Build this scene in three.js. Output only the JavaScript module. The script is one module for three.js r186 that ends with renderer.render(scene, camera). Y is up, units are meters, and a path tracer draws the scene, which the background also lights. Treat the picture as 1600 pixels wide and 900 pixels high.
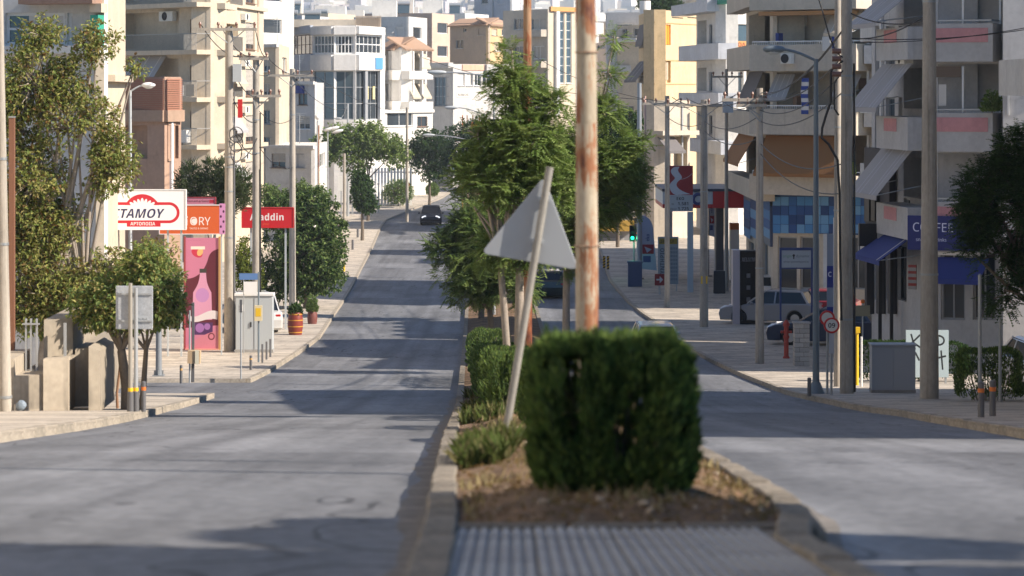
import * as THREE from 'three';
import { mergeGeometries } from 'three/addons/utils/BufferGeometryUtils.js';
import { RoundedBoxGeometry } from 'three/addons/geometries/RoundedBoxGeometry.js';
import { ConvexGeometry } from 'three/addons/geometries/ConvexGeometry.js';
import { Sky } from 'three/addons/objects/Sky.js';

// ---------- camera, sky, sun, exposure ----------
const F = 4200, VH = 140, CY = 12;          // focal length in photo pixels, horizon row, eye height above the valley datum
const scene = new THREE.Scene();
const camera = new THREE.PerspectiveCamera(2 * Math.atan(450 / F) * 180 / Math.PI, 16 / 9, 0.5, 9000);
camera.position.set(0, CY, 0);
camera.setViewOffset(1600, 900, 0, 450 - VH, 1600, 900);
camera.focus = 105; camera.userData.fStop = 2.7;
const ELEV = 34 * Math.PI / 180, AZ = 19 * Math.PI / 180;
const sunDir = new THREE.Vector3(Math.cos(ELEV) * Math.cos(AZ), Math.sin(ELEV), Math.cos(ELEV) * Math.sin(AZ));
const sky = new Sky(); sky.name = 'sky'; sky.scale.setScalar(8000); sky.userData.kind = 'structure';
Object.entries({ turbidity: 2, rayleigh: 1.45, mieCoefficient: 0.003, mieDirectionalG: 0.8 }).forEach(([k, v]) => { sky.material.uniforms[k].value = v; });
sky.material.uniforms.sunPosition.value.copy(sunDir);
scene.add(sky); scene.environmentIntensity = 0.1;
const sun = new THREE.DirectionalLight(0xfff1e0, 5); sun.name = 'sun';
sun.position.copy(sunDir).multiplyScalar(200).add(new THREE.Vector3(0, 0, -80)); sun.target.position.set(0, 0, -80);
sun.castShadow = true; sun.shadow.mapSize.set(4096, 4096);
Object.assign(sun.shadow.camera, { left: -140, right: 140, top: 140, bottom: -140, near: 1, far: 600 });
scene.add(sun, sun.target);
const renderer = new THREE.WebGLRenderer({ antialias: true });
renderer.toneMapping = THREE.LinearToneMapping; renderer.toneMappingExposure = 1.9;
renderer.shadowMap.enabled = true;
scene.fog = new THREE.FogExp2(0xcfdcea, 0.0002);

// ---------- random, noise ----------
let seed = 7;
const rnd = () => { seed |= 0; seed = seed + 0x6D2B79F5 | 0; let t = Math.imul(seed ^ seed >>> 15, 1 | seed); t = t + Math.imul(t ^ t >>> 7, 61 | t) ^ t; return ((t ^ t >>> 14) >>> 0) / 4294967296; };
const rr = (a, b) => a + (b - a) * rnd(), pick = a => a[Math.floor(rnd() * a.length)];
const hash = (x, y) => { let h = Math.imul(x, 374761393) + Math.imul(y, 668265263) | 0; h = Math.imul(h ^ h >>> 13, 1274126177); return ((h ^ h >>> 16) >>> 0) / 4294967296; };
const vnoise = (x, y, per) => { const i = Math.floor(x), j = Math.floor(y), fx = x - i, fy = y - j, s = fx * fx * (3 - 2 * fx), t = fy * fy * (3 - 2 * fy), w = a => per ? ((a % per) + per) % per : a; const a = hash(w(i), w(j)), b = hash(w(i + 1), w(j)), c = hash(w(i), w(j + 1)), d = hash(w(i + 1), w(j + 1)); return a + (b - a) * s + (c - a) * t + (a - b - c + d) * s * t; };
const fbm = (x, y, per, oct = 4) => { let s = 0, a = 0.5; for (let k = 0; k < oct; k++) { s += a * vnoise(x, y, per); x *= 2; y *= 2; if (per) per *= 2; a *= 0.5; } return s; };
const lerp = (a, b, t) => a + (b - a) * t, clamp = (x, a = 0, b = 1) => Math.min(b, Math.max(a, x)), sstep = (a, b, x) => { const t = clamp((x - a) / (b - a)); return t * t * (3 - 2 * t); };

// ---------- ground profile: drop below the eye as a function of distance ----------
const PZ = [0, 14.1, 30, 50, 63.6, 87.5, 105, 142, 185, 233, 290, 400, 600, 1000, 1600, 2400, 3300, 5000], PD = [0.92, 2.37, 4.02, 6.15, 7.5, 9.3, 10.15, 11.2, 11.6, 11.65, 11.0, 9.4, 7.5, 6, 4, -22, -130, -260];
const PM = (() => { const n = PZ.length, d = [], m = []; for (let i = 0; i < n - 1; i++) d.push((PD[i + 1] - PD[i]) / (PZ[i + 1] - PZ[i])); m.push(d[0]); for (let i = 1; i < n - 1; i++) m.push(d[i - 1] * d[i] <= 0 ? 0 : 2 / (1 / d[i - 1] + 1 / d[i])); m.push(d[n - 2]); return m; })();
function drop(Z) { if (Z <= 0) return PD[0] + PM[0] * Z; let i = 0; while (i < PZ.length - 2 && Z > PZ[i + 1]) i++; const h = PZ[i + 1] - PZ[i], t = (Z - PZ[i]) / h, t2 = t * t, t3 = t2 * t; return (2 * t3 - 3 * t2 + 1) * PD[i] + (t3 - 2 * t2 + t) * h * PM[i] + (3 * t2 - 2 * t3) * PD[i + 1] + (t3 - t2) * h * PM[i + 1]; }
const gy = Z => CY - drop(Z);
// where the ray through a photo pixel meets the ground (raised by lift)
function gp(u, v, lift = 0) { let a = 4, b = 1500; for (let k = 0; k < 60; k++) { const m = (a + b) / 2; if (VH + F * (drop(m) - lift) / m > v) a = m; else b = m; } const Z = (a + b) / 2; return { X: (u - 800) * Z / F, Z, Y: gy(Z) + lift, s: F / Z }; }
const WALK = 0.13;

// ---------- textures and materials ----------
function dataTex(n, fn, srgb = true) { const d = new Uint8Array(n * n * 4); for (let y = 0; y < n; y++) for (let x = 0; x < n; x++) { const c = fn(x / n, y / n), o = (y * n + x) * 4; d[o] = clamp(c[0], 0, 255); d[o + 1] = clamp(c[1], 0, 255); d[o + 2] = clamp(c[2], 0, 255); d[o + 3] = 255; } const t = new THREE.DataTexture(d, n, n); t.wrapS = t.wrapT = THREE.RepeatWrapping; t.magFilter = THREE.LinearFilter; t.minFilter = THREE.LinearMipmapLinearFilter; t.generateMipmaps = true; if (srgb) t.colorSpace = THREE.SRGBColorSpace; t.needsUpdate = true; return t; }
function rep(t, x, y) { const c = t.clone(); c.repeat.set(x, y); c.needsUpdate = true; return c; }
const plasterTex = dataTex(256, (x, y) => { const a = fbm(x * 6, y * 6, 6), b = fbm(x * 40, y * 40, 40, 3), st = fbm(x * 24 + 3, y * 3, 24, 3); const g = 236 + (a - 0.47) * 26 + (b - 0.45) * 22 - Math.max(0, st - 0.55) * 70; return [g + 2, g, g - 3]; });
const grainTex = dataTex(256, (x, y) => { const b = fbm(x * 64, y * 64, 64, 3), a = fbm(x * 8, y * 8, 8); const g = 226 + (b - 0.45) * 44 + (a - 0.47) * 40; return [g, g, g]; });
const bumpTex = dataTex(256, (x, y) => { const b = 255 * fbm(x * 48, y * 48, 48, 4); return [b, b, b]; }, false);
const M = {};
function mat(c, rough = 0.85, o = {}) { const col = Array.isArray(c) ? new THREE.Color().setRGB(...c) : new THREE.Color(c); const k = JSON.stringify([c, rough, Object.keys(o).map(q => [q, o[q]?.uuid ?? o[q]])]); if (!M[k]) { M[k] = new (o.transmission || o.clearcoat || o.sheen ? THREE.MeshPhysicalMaterial : THREE.MeshStandardMaterial)({ color: col, roughness: rough, ...o }); } return M[k]; }
const plT = rep(plasterTex, 0.22, 0.22), grT = rep(grainTex, 0.8, 0.8);
const plaster = c => mat(c, 0.9, { map: plT });
const conc = c => mat(c, 0.92, { map: grT, bumpMap: bumpTex, bumpScale: 0.003 });
const metal = (c, r = 0.5, m = 0.3) => mat(c, r, { metalness: m });
const paint = (c, r = 0.45) => mat(c, r);
const glassDark = mat([0.035, 0.045, 0.055], 0.08, { metalness: 0.1 });
const glassBlue = mat([0.07, 0.11, 0.14], 0.06, { metalness: 0.35 });
const dark = mat([0.02, 0.02, 0.022], 0.8), black = mat([0.012, 0.012, 0.013], 0.5), steel = metal([0.33, 0.35, 0.36], 0.45, 0.55), galv = metal([0.42, 0.44, 0.45], 0.5, 0.5);
function canvasTex(w, h, draw) { const c = document.createElement('canvas'); c.width = w; c.height = h; const g = c.getContext('2d'); draw(g, w, h); const t = new THREE.CanvasTexture(c); t.colorSpace = THREE.SRGBColorSpace; t.magFilter = THREE.LinearFilter; return t; }
const signMat = (w, h, draw, r = 0.5) => { const m = new THREE.MeshStandardMaterial({ map: canvasTex(w, h, draw), roughness: r }); m.userData.sign = true; return m; };

// ---------- geometry helpers ----------
const V3 = (x, y, z) => new THREE.Vector3(x, y, z);
function ubox(w, h, d, x = 0, y = 0, z = 0) { const g = new THREE.BoxGeometry(Math.max(w, 1e-3), Math.max(h, 1e-3), Math.max(d, 1e-3)); const uv = g.attributes.uv, S = [[d, h], [d, h], [w, d], [w, d], [w, h], [w, h]]; for (let f = 0; f < 6; f++) for (let k = 0; k < 4; k++) { const i = f * 4 + k; uv.setXY(i, uv.getX(i) * S[f][0] + x * 0.37, uv.getY(i) * S[f][1] + y * 0.21); } g.translate(x, y, z); return g; }
function rbox(w, h, d, r, x = 0, y = 0, z = 0) { const g = new RoundedBoxGeometry(w, h, d, 2, Math.min(r, w / 2.1, h / 2.1, d / 2.1)); g.translate(x, y, z); return g; }
function cyl(r1, r2, h, x = 0, y = 0, z = 0, n = 12) { const g = new THREE.CylinderGeometry(r1, r2, h, n); g.translate(x, y + h / 2, z); return g; }   // r1 top, y is the base
function bar(a, b, r, n = 6) { const d = b.clone().sub(a), g = new THREE.CylinderGeometry(r, r, d.length(), n); g.applyQuaternion(new THREE.Quaternion().setFromUnitVectors(V3(0, 1, 0), d.clone().normalize())); g.translate((a.x + b.x) / 2, (a.y + b.y) / 2, (a.z + b.z) / 2); return g; }
function beam(a, b, w, h) { const d = b.clone().sub(a), g = new THREE.BoxGeometry(w, d.length(), h); g.applyQuaternion(new THREE.Quaternion().setFromUnitVectors(V3(0, 1, 0), d.clone().normalize())); g.translate((a.x + b.x) / 2, (a.y + b.y) / 2, (a.z + b.z) / 2); return g; }
function taper(pts, radii, n = 7) { const pos = [], nor = [], uv = [], idx = []; let len = 0; for (let i = 0; i < pts.length; i++) { const t = (pts[Math.min(i + 1, pts.length - 1)].clone().sub(pts[Math.max(i - 1, 0)])).normalize(), a = Math.abs(t.y) > 0.9 ? V3(1, 0, 0) : V3(0, 1, 0), s = a.clone().cross(t).normalize(), q = t.clone().cross(s); if (i) len += pts[i].distanceTo(pts[i - 1]); for (let k = 0; k <= n; k++) { const ang = k / n * 2 * Math.PI, d = s.clone().multiplyScalar(Math.cos(ang)).add(q.clone().multiplyScalar(Math.sin(ang))); pos.push(pts[i].x + d.x * radii[i], pts[i].y + d.y * radii[i], pts[i].z + d.z * radii[i]); nor.push(d.x, d.y, d.z); uv.push(k / n, len); } } for (let i = 0; i < pts.length - 1; i++) for (let k = 0; k < n; k++) { const a = i * (n + 1) + k, b = a + n + 1; idx.push(a, a + 1, b, b, a + 1, b + 1); } const g = new THREE.BufferGeometry(); g.setAttribute('position', new THREE.Float32BufferAttribute(pos, 3)); g.setAttribute('normal', new THREE.Float32BufferAttribute(nor, 3)); g.setAttribute('uv', new THREE.Float32BufferAttribute(uv, 2)); g.setIndex(idx); return g; }
const merge = gs => gs.length === 1 ? gs[0] : mergeGeometries(gs.map(g => { const q = g.index ? g.toNonIndexed() : g; for (const k of Object.keys(q.attributes)) if (!['position', 'normal', 'uv'].includes(k)) q.deleteAttribute(k); if (!q.attributes.uv) q.setAttribute('uv', new THREE.Float32BufferAttribute(new Float32Array(q.attributes.position.count * 2), 2)); return q; }));
const arr = x => Array.isArray(x) ? x : [x];

// ---------- objects ----------
const used = {};
const numbered = n => { const k = used[n] = (used[n] ?? -1) + 1; return k ? n + '_' + String(k).padStart(3, '0') : n; };
function unitUV(g) { const n = g.attributes.uv; for (let f = 0; f < n.count / 4; f++) [[0, 1], [1, 1], [0, 0], [1, 0]].forEach(([a, b], k) => n.setXY(f * 4 + k, a, b)); return g; }
function mesh(name, geos, m, parent) { if (m.userData.sign && !Array.isArray(geos) && geos.type === 'BoxGeometry') unitUV(geos); const o = new THREE.Mesh(merge(arr(geos)), m); o.castShadow = o.receiveShadow = true; o.name = parent === scene ? numbered(name) : name; parent.add(o); return o; }
function struct(name, geos, m) { const o = mesh(name, geos, m, scene); o.userData.kind = 'structure'; return o; }
// A thing standing at ground pixel (u, v), or at (u, distance) with o.Z; box(), cyl() take photo pixels at that distance and give local metres
class Thing {
  constructor(name, label, category, group, u, v, o = {}) {
    const lift = o.lift ?? WALK, p = o.Z ? { X: (u - 800) * o.Z / F, Z: o.Z, Y: gy(o.Z) + lift, s: F / o.Z } : gp(u, v, lift);
    Object.assign(this, p); if (o.Y !== undefined) this.Y = o.Y;
    const g = this.g = new THREE.Group(); g.name = numbered(name); g.position.set(this.X, this.Y, -this.Z); g.userData = { label, category }; if (group) g.userData.group = group; scene.add(g);
  }
  x(u) { return (u - 800) / this.s - this.X; }
  y(v) { return CY - (v - VH) / this.s - this.Y; }
  part(name, geos, m, parent) { return mesh(name, geos, m, parent ?? this.g); }
  geo(u1, v1, u2, v2, d0, d1) { const x1 = this.x(u1), x2 = this.x(u2), y1 = this.y(v2), y2 = this.y(v1); return ubox(x2 - x1, y2 - y1, d1 - d0, (x1 + x2) / 2, (y1 + y2) / 2, (d0 + d1) / 2); }
  box(name, u1, v1, u2, v2, d0, d1, m, parent) { return this.part(name, this.geo(u1, v1, u2, v2, d0, d1), m, parent); }
  label(t) { this.g.userData.label = t; return this; }
}
// A facade plane seen from left point A to right point B (u, Z); pixels are cast on to the plane
class Face {
  constructor(b, A, B) {
    this.b = b; const P = ([u, Z]) => V3((u - 800) * Z / F, 0, -Z); this.A = P(A); this.B = P(B);
    this.d = this.B.clone().sub(this.A); this.len = this.d.length(); this.d.normalize(); this.n = V3(-this.d.z, 0, this.d.x);
    this.ang = Math.atan2(-this.d.z, this.d.x); this.holes = [];
  }
  a(u) { const k = (u - 800) / F, { A, d } = this; return (-A.z * k - A.x) / (d.x + d.z * k); }        // metres along the face
  Z(a) { return -(this.A.z + this.d.z * a); }
  y(v, a) { return CY - (v - VH) * this.Z(a) / F - this.b.Y; }
  rect(u1, v1, u2, v2) { const a1 = this.a(u1), a2 = this.a(u2), m = (a1 + a2) / 2; return [a1, this.y(v2, m), a2, this.y(v1, m)]; }
  put(g) { g.rotateY(this.ang); g.translate(this.A.x - this.b.X, 0, this.A.z + this.b.Z0); return g; }
  geo(u1, v1, u2, v2, d0, d1) { const [a1, y1, a2, y2] = this.rect(u1, v1, u2, v2); return this.put(ubox(a2 - a1, y2 - y1, d1 - d0, (a1 + a2) / 2, (y1 + y2) / 2, (d0 + d1) / 2)); }
  box(name, u1, v1, u2, v2, d0, d1, m, parent) { return mesh(name, this.geo(u1, v1, u2, v2, d0, d1), m, parent ?? this.b.g); }
  // an opening with glass set back in it, frame and mullions
  win(u1, v1, u2, v2, o = {}) {
    const r = this.rect(u1, v1, u2, v2); this.holes.push(r); const [a1, y1, a2, y2] = r, w = a2 - a1, h = y2 - y1, fr = o.fr ?? 0.07, dep = o.dep ?? 0.16;
    const fm = o.frame ?? mat([0.62, 0.6, 0.56], 0.6), gs = []; for (const x of [a1 + fr / 2, a2 - fr / 2]) gs.push(ubox(fr, h, 0.07, x, y1 + h / 2, -dep)); for (const y of [y1 + fr / 2, y2 - fr / 2]) gs.push(ubox(w - 2 * fr, fr, 0.066, a1 + w / 2, y, -dep));
    for (let k = 1; k < (o.nx ?? 2); k++) gs.push(ubox(fr * 0.8, h - 2 * fr, 0.06, a1 + w * k / (o.nx ?? 2), y1 + h / 2, -dep)); for (let k = 1; k < (o.ny ?? 1); k++) gs.push(ubox(w - 2 * fr, fr * 0.8, 0.056, a1 + w / 2, y1 + h * k / o.ny, -dep));
    const f = mesh('window', gs.map(g => this.put(g)), fm, this.b.g);
    mesh('pane', this.put(ubox(w - fr, h - fr, 0.012, a1 + w / 2, y1 + h / 2, -dep - 0.02)), o.glass ?? glassDark, f);
    if (o.shutter) { const sh = []; for (let y = y1 + h * (1 - o.shutter); y < y2 - 0.02; y += 0.09) sh.push(this.put(ubox(w - 2 * fr, 0.07, 0.03, a1 + w / 2, y + 0.045, -dep + 0.05))); mesh('shutter', sh, o.sm ?? mat([0.5, 0.46, 0.4], 0.7), f); }
    if (o.sill !== false) mesh('sill', this.put(ubox(w + 0.16, 0.05, 0.2, a1 + w / 2, y1 - 0.027, 0.04)), fm, f);
    return f;
  }
  // a dark recess: loggia behind a balcony, with a back wall and side cheeks
  recess(u1, v1, u2, v2, depth, m) { const r = this.rect(u1, v1, u2, v2); this.holes.push(r); (this.b.rec ??= []).push([this, r, depth]); this.rm = m; return r; }
  slab(u1, v1, u2, v2, out, m, name = 'balcony') { return this.box(name, u1, v1, u2, v2, -0.02, out, m); }
  rail(u1, v1, u2, v2, out, m = metal([0.3, 0.29, 0.27], 0.5)) { const [a1, y1, a2, y2] = this.rect(u1, v1, u2, v2), gs = [ubox(a2 - a1, 0.05, 0.05, (a1 + a2) / 2, y2, out)]; for (let x = a1; x <= a2; x += 0.13) gs.push(ubox(0.022, y2 - y1, 0.022, x, (y1 + y2) / 2, out)); for (const x of [a1, a2]) gs.push(ubox(0.04, 0.05, out, x, y2, out / 2)); return mesh('railing', gs.map(g => this.put(g)), m, this.b.g); }
  // sloped fabric awning on drop arms: top edge at v1 on the wall, bottom edge at v2 standing out
  awning(u1, v1, u2, v2, out, m, d0 = 0.02, stripes) {
    const [a1, y1, a2, y2] = this.rect(u1, v1, u2, v2), w = a2 - a1, L = Math.hypot(out, y2 - y1), t = Math.atan2(out, y2 - y1);
    const pl = (x, ww, th, off) => { const g = ubox(ww, L, th, 0, -L / 2, off); g.rotateX(-t); g.translate(x, y2, d0); return this.put(g); };
    const o = mesh('awning', pl(a1 + w / 2, w, 0.02, 0), m, this.b.g);
    if (stripes) { for (const k of stripes[1]) mesh('stripe', pl(a1 + w * k, w * 0.025, 0.004, 0.013), stripes[0], o); }
    const v = ubox(w, 0.16, 0.02, a1 + w / 2, y1 - 0.08, d0 + out); mesh('valance', this.put(v), m, o);
    mesh('drop_arm', [a1 + 0.04, a2 - 0.04].map(x => this.put(bar(V3(x, y1 + (y2 - y1) * 0.25, 0.02), V3(x, y1 + 0.02, d0 + out), 0.018))), galv, o);
    return o;
  }
}
class Building {
  constructor(name, label, chain, vTop, o = {}) {
    const Zm = chain.reduce((s, c) => s + c[1], 0) / chain.length, um = (chain[0][0] + chain[chain.length - 1][0]) / 2; this.Z0 = Zm; this.X = (um - 800) * Zm / F; this.Y = (o.Y ?? gy(Zm)) - 0.1;
    const g = this.g = new THREE.Group(); g.name = numbered(name); g.position.set(this.X, this.Y, -Zm); g.userData = { label, category: o.cat ?? 'building' }; if (o.group) g.userData.group = o.group; scene.add(g);
    this.chain = chain; this.o = o; this.f = []; for (let i = 0; i + 1 < chain.length; i++) this.f.push(new Face(this, chain[i], chain[i + 1]));
    this.H = o.H ?? (CY - (vTop - VH) * chain[o.ti ?? 0][1] / F - this.Y); this.rec = [];
  }
  done(m, o = {}) {
    const t = 0.28, H = this.H, wm = arr(m);
    this.f.forEach((f, i) => { const s = new THREE.Shape([new THREE.Vector2(0, 0), new THREE.Vector2(f.len, 0), new THREE.Vector2(f.len, H), new THREE.Vector2(0, H)]); for (const [a1, y1, a2, y2] of f.holes) { const A1 = clamp(a1, 0.03, f.len - 0.06), A2 = clamp(a2, A1 + 0.02, f.len - 0.03), Y1 = clamp(y1, 0.03, H - 0.06), Y2 = clamp(y2, Y1 + 0.02, H - 0.03); s.holes.push(new THREE.Path([new THREE.Vector2(A1, Y1), new THREE.Vector2(A1, Y2), new THREE.Vector2(A2, Y2), new THREE.Vector2(A2, Y1)])); } const g = new THREE.ExtrudeGeometry(s, { depth: t, bevelEnabled: false }); g.translate(0, 0, -t); mesh('wall', f.put(g), wm[i] ?? wm[0], this.g); });
    // body behind the facades: extruded footprint set back behind the deepest recess
    const back = this.chain.length > 2 ? 0.5 : this.o.back ?? 10, ps = this.chain.map(([u, Z]) => V3((u - 800) * Z / F - this.X, 0, -Z + this.Z0)); const ins = Math.max(t + 0.02, ...this.rec.map(r => r[2]));
    const c = this.f.map((f, i) => [ps[i], ps[i + 1]].map(p => p.clone().addScaledVector(f.n, -ins))); let front = [c[0][0]]; for (let i = 0; i < c.length - 1; i++) front.push(c[i][1].clone().add(c[i + 1][0]).multiplyScalar(0.5)); front.push(c[c.length - 1][1]);
    const bz = Math.min(...ps.map(p => p.z)) - back; const poly = [...front, V3(front[front.length - 1].x, 0, bz), V3(front[0].x, 0, bz)]; const s = new THREE.Shape(poly.map(p => new THREE.Vector2(p.x, -p.z))); const g = new THREE.ExtrudeGeometry(s, { depth: H - 0.06, bevelEnabled: false }); g.rotateX(-Math.PI / 2); mesh('inner_wall', g, o.inner ?? wm[0], this.g);
    // floors and cheeks close the gap between facade wall and body
    const gs = []; this.f.forEach((f, i) => { const w = ubox(f.len, 0.2, ins - t + 0.02, f.len / 2, H - 0.1, -t - (ins - t) / 2); gs.push(f.put(w)); for (const x of [0.1, f.len - 0.1]) gs.push(f.put(ubox(0.16, H, Math.max(ins - t, 0.02), x, H / 2, -t - (ins - t) / 2))); });
    for (const [f, [a1, y1, a2, y2], dep] of this.rec) { for (const y of [y1 - 0.06, y2 + 0.08]) gs.push(f.put(ubox(a2 - a1 + 0.3, 0.12, dep - t, (a1 + a2) / 2, y, -t - (dep - t) / 2))); for (const x of [a1 - 0.06, a2 + 0.06]) gs.push(f.put(ubox(0.11, y2 - y1 + 0.1, dep - t, x, (y1 + y2) / 2, -t - (dep - t) / 2))); }
    mesh('roof_edge', gs, wm[0], this.g);
    return this;
  }
}

// ================= the setting =================
const stations = (Z0, Z1) => { const a = [Z0]; let z = Z0; while (z < Z1) { z += z < 80 ? 0.75 : z < 300 ? 3 : z * 0.03; a.push(Math.min(z, Z1)); } return a; };
function sheet(fl, fr, Z0, Z1, lift, nx = 1, bump) {
  const zs = stations(Z0, Z1), pos = [], uv = [], idx = [];
  zs.forEach((Z, i) => { for (let k = 0; k <= nx; k++) { const x = lerp(fl(Z), fr(Z), k / nx); pos.push(x, gy(Z) + lift + (bump ? bump(x, Z) : 0), -Z); uv.push(x, Z); if (i && k) { const a = (i - 1) * (nx + 1) + k - 1, b = i * (nx + 1) + k - 1; idx.push(a, a + 1, b, b, a + 1, b + 1); } } });
  const g = new THREE.BufferGeometry(); g.setAttribute('position', new THREE.Float32BufferAttribute(pos, 3)); g.setAttribute('uv', new THREE.Float32BufferAttribute(uv, 2)); g.setIndex(idx); g.computeVertexNormals(); return g;
}
function face(fx, Z0, Z1, lo, hi) { const zs = stations(Z0, Z1), pos = [], uv = [], idx = []; zs.forEach((Z, i) => { const x = fx(Z); pos.push(x, gy(Z) + lo, -Z, x, gy(Z) + hi, -Z); uv.push(Z, 0, Z, hi - lo); if (i) { const a = 2 * i - 2; idx.push(a, a + 1, a + 2, a + 2, a + 1, a + 3); } }); const g = new THREE.BufferGeometry(); g.setAttribute('position', new THREE.Float32BufferAttribute(pos, 3)); g.setAttribute('uv', new THREE.Float32BufferAttribute(uv, 2)); g.setIndex(idx); g.computeVertexNormals(); return g; }
const line = pts => { const p = pts.map(q => q.Z !== undefined ? q : gp(q[0], q[1], 0)).sort((a, b) => a.Z - b.Z); return Z => { let i = 0; while (i < p.length - 2 && Z > p[i + 1].Z) i++; return p[i].X + (p[i + 1].X - p[i].X) * (Z - p[i].Z) / (p[i + 1].Z - p[i].Z); }; };
const K = x => () => x;

// worn asphalt: pale aggregate, darker wheel paths, patches and tar cracks
const asphTex = (() => { const n = 1024; return dataTex(n, (x, y) => { const g1 = fbm(x * 180, y * 180, 180, 2), g2 = fbm(x * 10, y * 10, 10), g3 = fbm(x * 3 + 9, y * 2 + 4, 0 || 3, 3), tr = fbm(x * 28, y * 2, 28, 3); let g = 141 + (g1 - 0.4) * 44 + (g2 - 0.47) * 40 + (g3 - 0.45) * 26 + (tr - 0.45) * 64; const c1 = Math.abs(fbm(x * 5 + 2, y * 5, 5, 4) - 0.47), c2 = Math.abs(fbm(x * 3 + 11, y * 9, 3, 4) - 0.5); if (c1 < 0.004 && g3 > 0.4) g -= 46; if (c2 < 0.0025) g -= 40; if (fbm(x * 40 + 3, y * 40, 40, 2) > 0.66) g -= 10; if (x > 0.31 && x < 0.47 && y > 0.2 && y < 0.37) g -= 12 + 6 * g2; if (x > 0.7 && x < 0.78 && y > 0.62 && y < 0.9) g += 10; return [g, g, g * 0.995]; }); })();
const asphT = rep(asphTex, 1 / 13, 1 / 29);
const asphalt = new THREE.MeshStandardMaterial({ color: new THREE.Color().setRGB(0.6, 0.62, 0.665), map: asphT, roughness: 0.68, bumpMap: rep(bumpTex, 1.5, 1.5), bumpScale: 0.004 });
const pavTex = dataTex(512, (x, y) => { const a = fbm(x * 7, y * 7, 7), b = fbm(x * 90, y * 90, 90, 3), st = fbm(x * 14 + 5, y * 14, 14, 3); let g = 206 + (a - 0.47) * 70 + (b - 0.45) * 60 - (st > 0.62 ? 30 : 0); return [g, g * 0.965, g * 0.91]; });
const paving = new THREE.MeshStandardMaterial({ color: new THREE.Color().setRGB(0.72, 0.69, 0.65), map: rep(pavTex, 0.2, 0.2), roughness: 0.9, bumpMap: rep(bumpTex, 2, 2), bumpScale: 0.003 });
const kerbM = new THREE.MeshStandardMaterial({ color: new THREE.Color().setRGB(0.56, 0.53, 0.48), map: rep(pavTex, 0.7, 0.7), roughness: 0.92 });
const kerbM2 = new THREE.MeshStandardMaterial({ color: new THREE.Color().setRGB(0.45, 0.43, 0.39), map: rep(pavTex, 0.9, 0.6), roughness: 0.92 });
const earthTex = dataTex(512, (x, y) => { const a = fbm(x * 6, y * 6, 6), b = fbm(x * 60, y * 60, 60, 3), c = fbm(x * 22, y * 22, 22, 2); const g = 150 + (a - 0.47) * 80 + (b - 0.45) * 110 + (c > 0.52 ? 20 : 0); return [g, g * 0.83, g * 0.66]; });
const earth = new THREE.MeshStandardMaterial({ color: new THREE.Color().setRGB(0.52, 0.47, 0.4), map: rep(earthTex, 0.5, 0.5), roughness: 1, bumpMap: rep(bumpTex, 1, 1), bumpScale: 0.02 });

const groundM = new THREE.MeshStandardMaterial({ color: new THREE.Color().setRGB(0.42, 0.4, 0.36), map: rep(pavTex, 0.06, 0.06), roughness: 0.95 });
struct('ground', sheet(Z => -60 - Z * 0.9, Z => 60 + Z * 0.9, -30, 5000, -0.06, 2), groundM);
// the carriageways are one asphalt sheet; far away it bends right, behind the trees of the median
const roadL = line([{ X: -14, Z: -30 }, { X: -14, Z: 120 }, { X: -13, Z: 225 }, { X: -12.5, Z: 250 }, { X: -6, Z: 300 }, { X: 4, Z: 345 }, { X: 30, Z: 420 }]);
const roadR = line([{ X: 30, Z: -30 }, { X: 30, Z: 225 }, { X: 30, Z: 300 }, { X: 30, Z: 345 }, { X: 46, Z: 420 }]);
struct('road', sheet(roadL, roadR, -30, 420, 0, 6), asphalt);

// pavements: raised slabs with kerb stones along the carriageway
const kerbA = line([{ X: -5.7, Z: -30 }, { X: -5.8, Z: 26 }, [0, 692], [120, 674], [205, 658], [262, 643], [335, 622]]);
const kerbB = line([[392, 598], [420, 584], [455, 562], [500, 530], [522, 495], [548, 455], [566, 420], [584, 385], [596, 356], [604, 345], [640, 330], [690, 311], [712, 297]]);
const kerbR = line([{ X: 5.9, Z: -30 }, [1600, 686], [1500, 668], [1400, 650], [1300, 633], [1235, 619], [1185, 600], [1130, 576], [1075, 546], [1042, 518], [1002, 492], [976, 469], [952, 440], { X: 6.4, Z: 200 }, { X: 9, Z: 240 }, { X: 22, Z: 330 }]);
const zA = gp(335, 622).Z, zB = gp(392, 598).Z, zBe = 330;
function pavement(name, fx, out, Z0, Z1, side) { const w = 0.16; const a = Z => fx(Z) + side * w, o = K(out); struct(name, side > 0 ? [sheet(a, o, Z0, Z1, WALK, 3), ...[Z0, Z1].map(z => { const x0 = a(z), g = ubox(Math.abs(out - x0), WALK + 0.05, 0.02, (x0 + out) / 2, gy(z) + WALK / 2 - 0.03, -z); return g; })] : [sheet(o, a, Z0, Z1, WALK, 3), ...[Z0, Z1].map(z => { const x0 = a(z); return ubox(Math.abs(out - x0), WALK + 0.05, 0.02, (x0 + out) / 2, gy(z) + WALK / 2 - 0.03, -z); })], paving); }
pavement('left_pavement', kerbA, -40, -30, zA, -1);
pavement('left_far_pavement', kerbB, -60, zB, zBe, -1);
pavement('right_pavement', kerbR, 60, -30, 330, 1);
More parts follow.
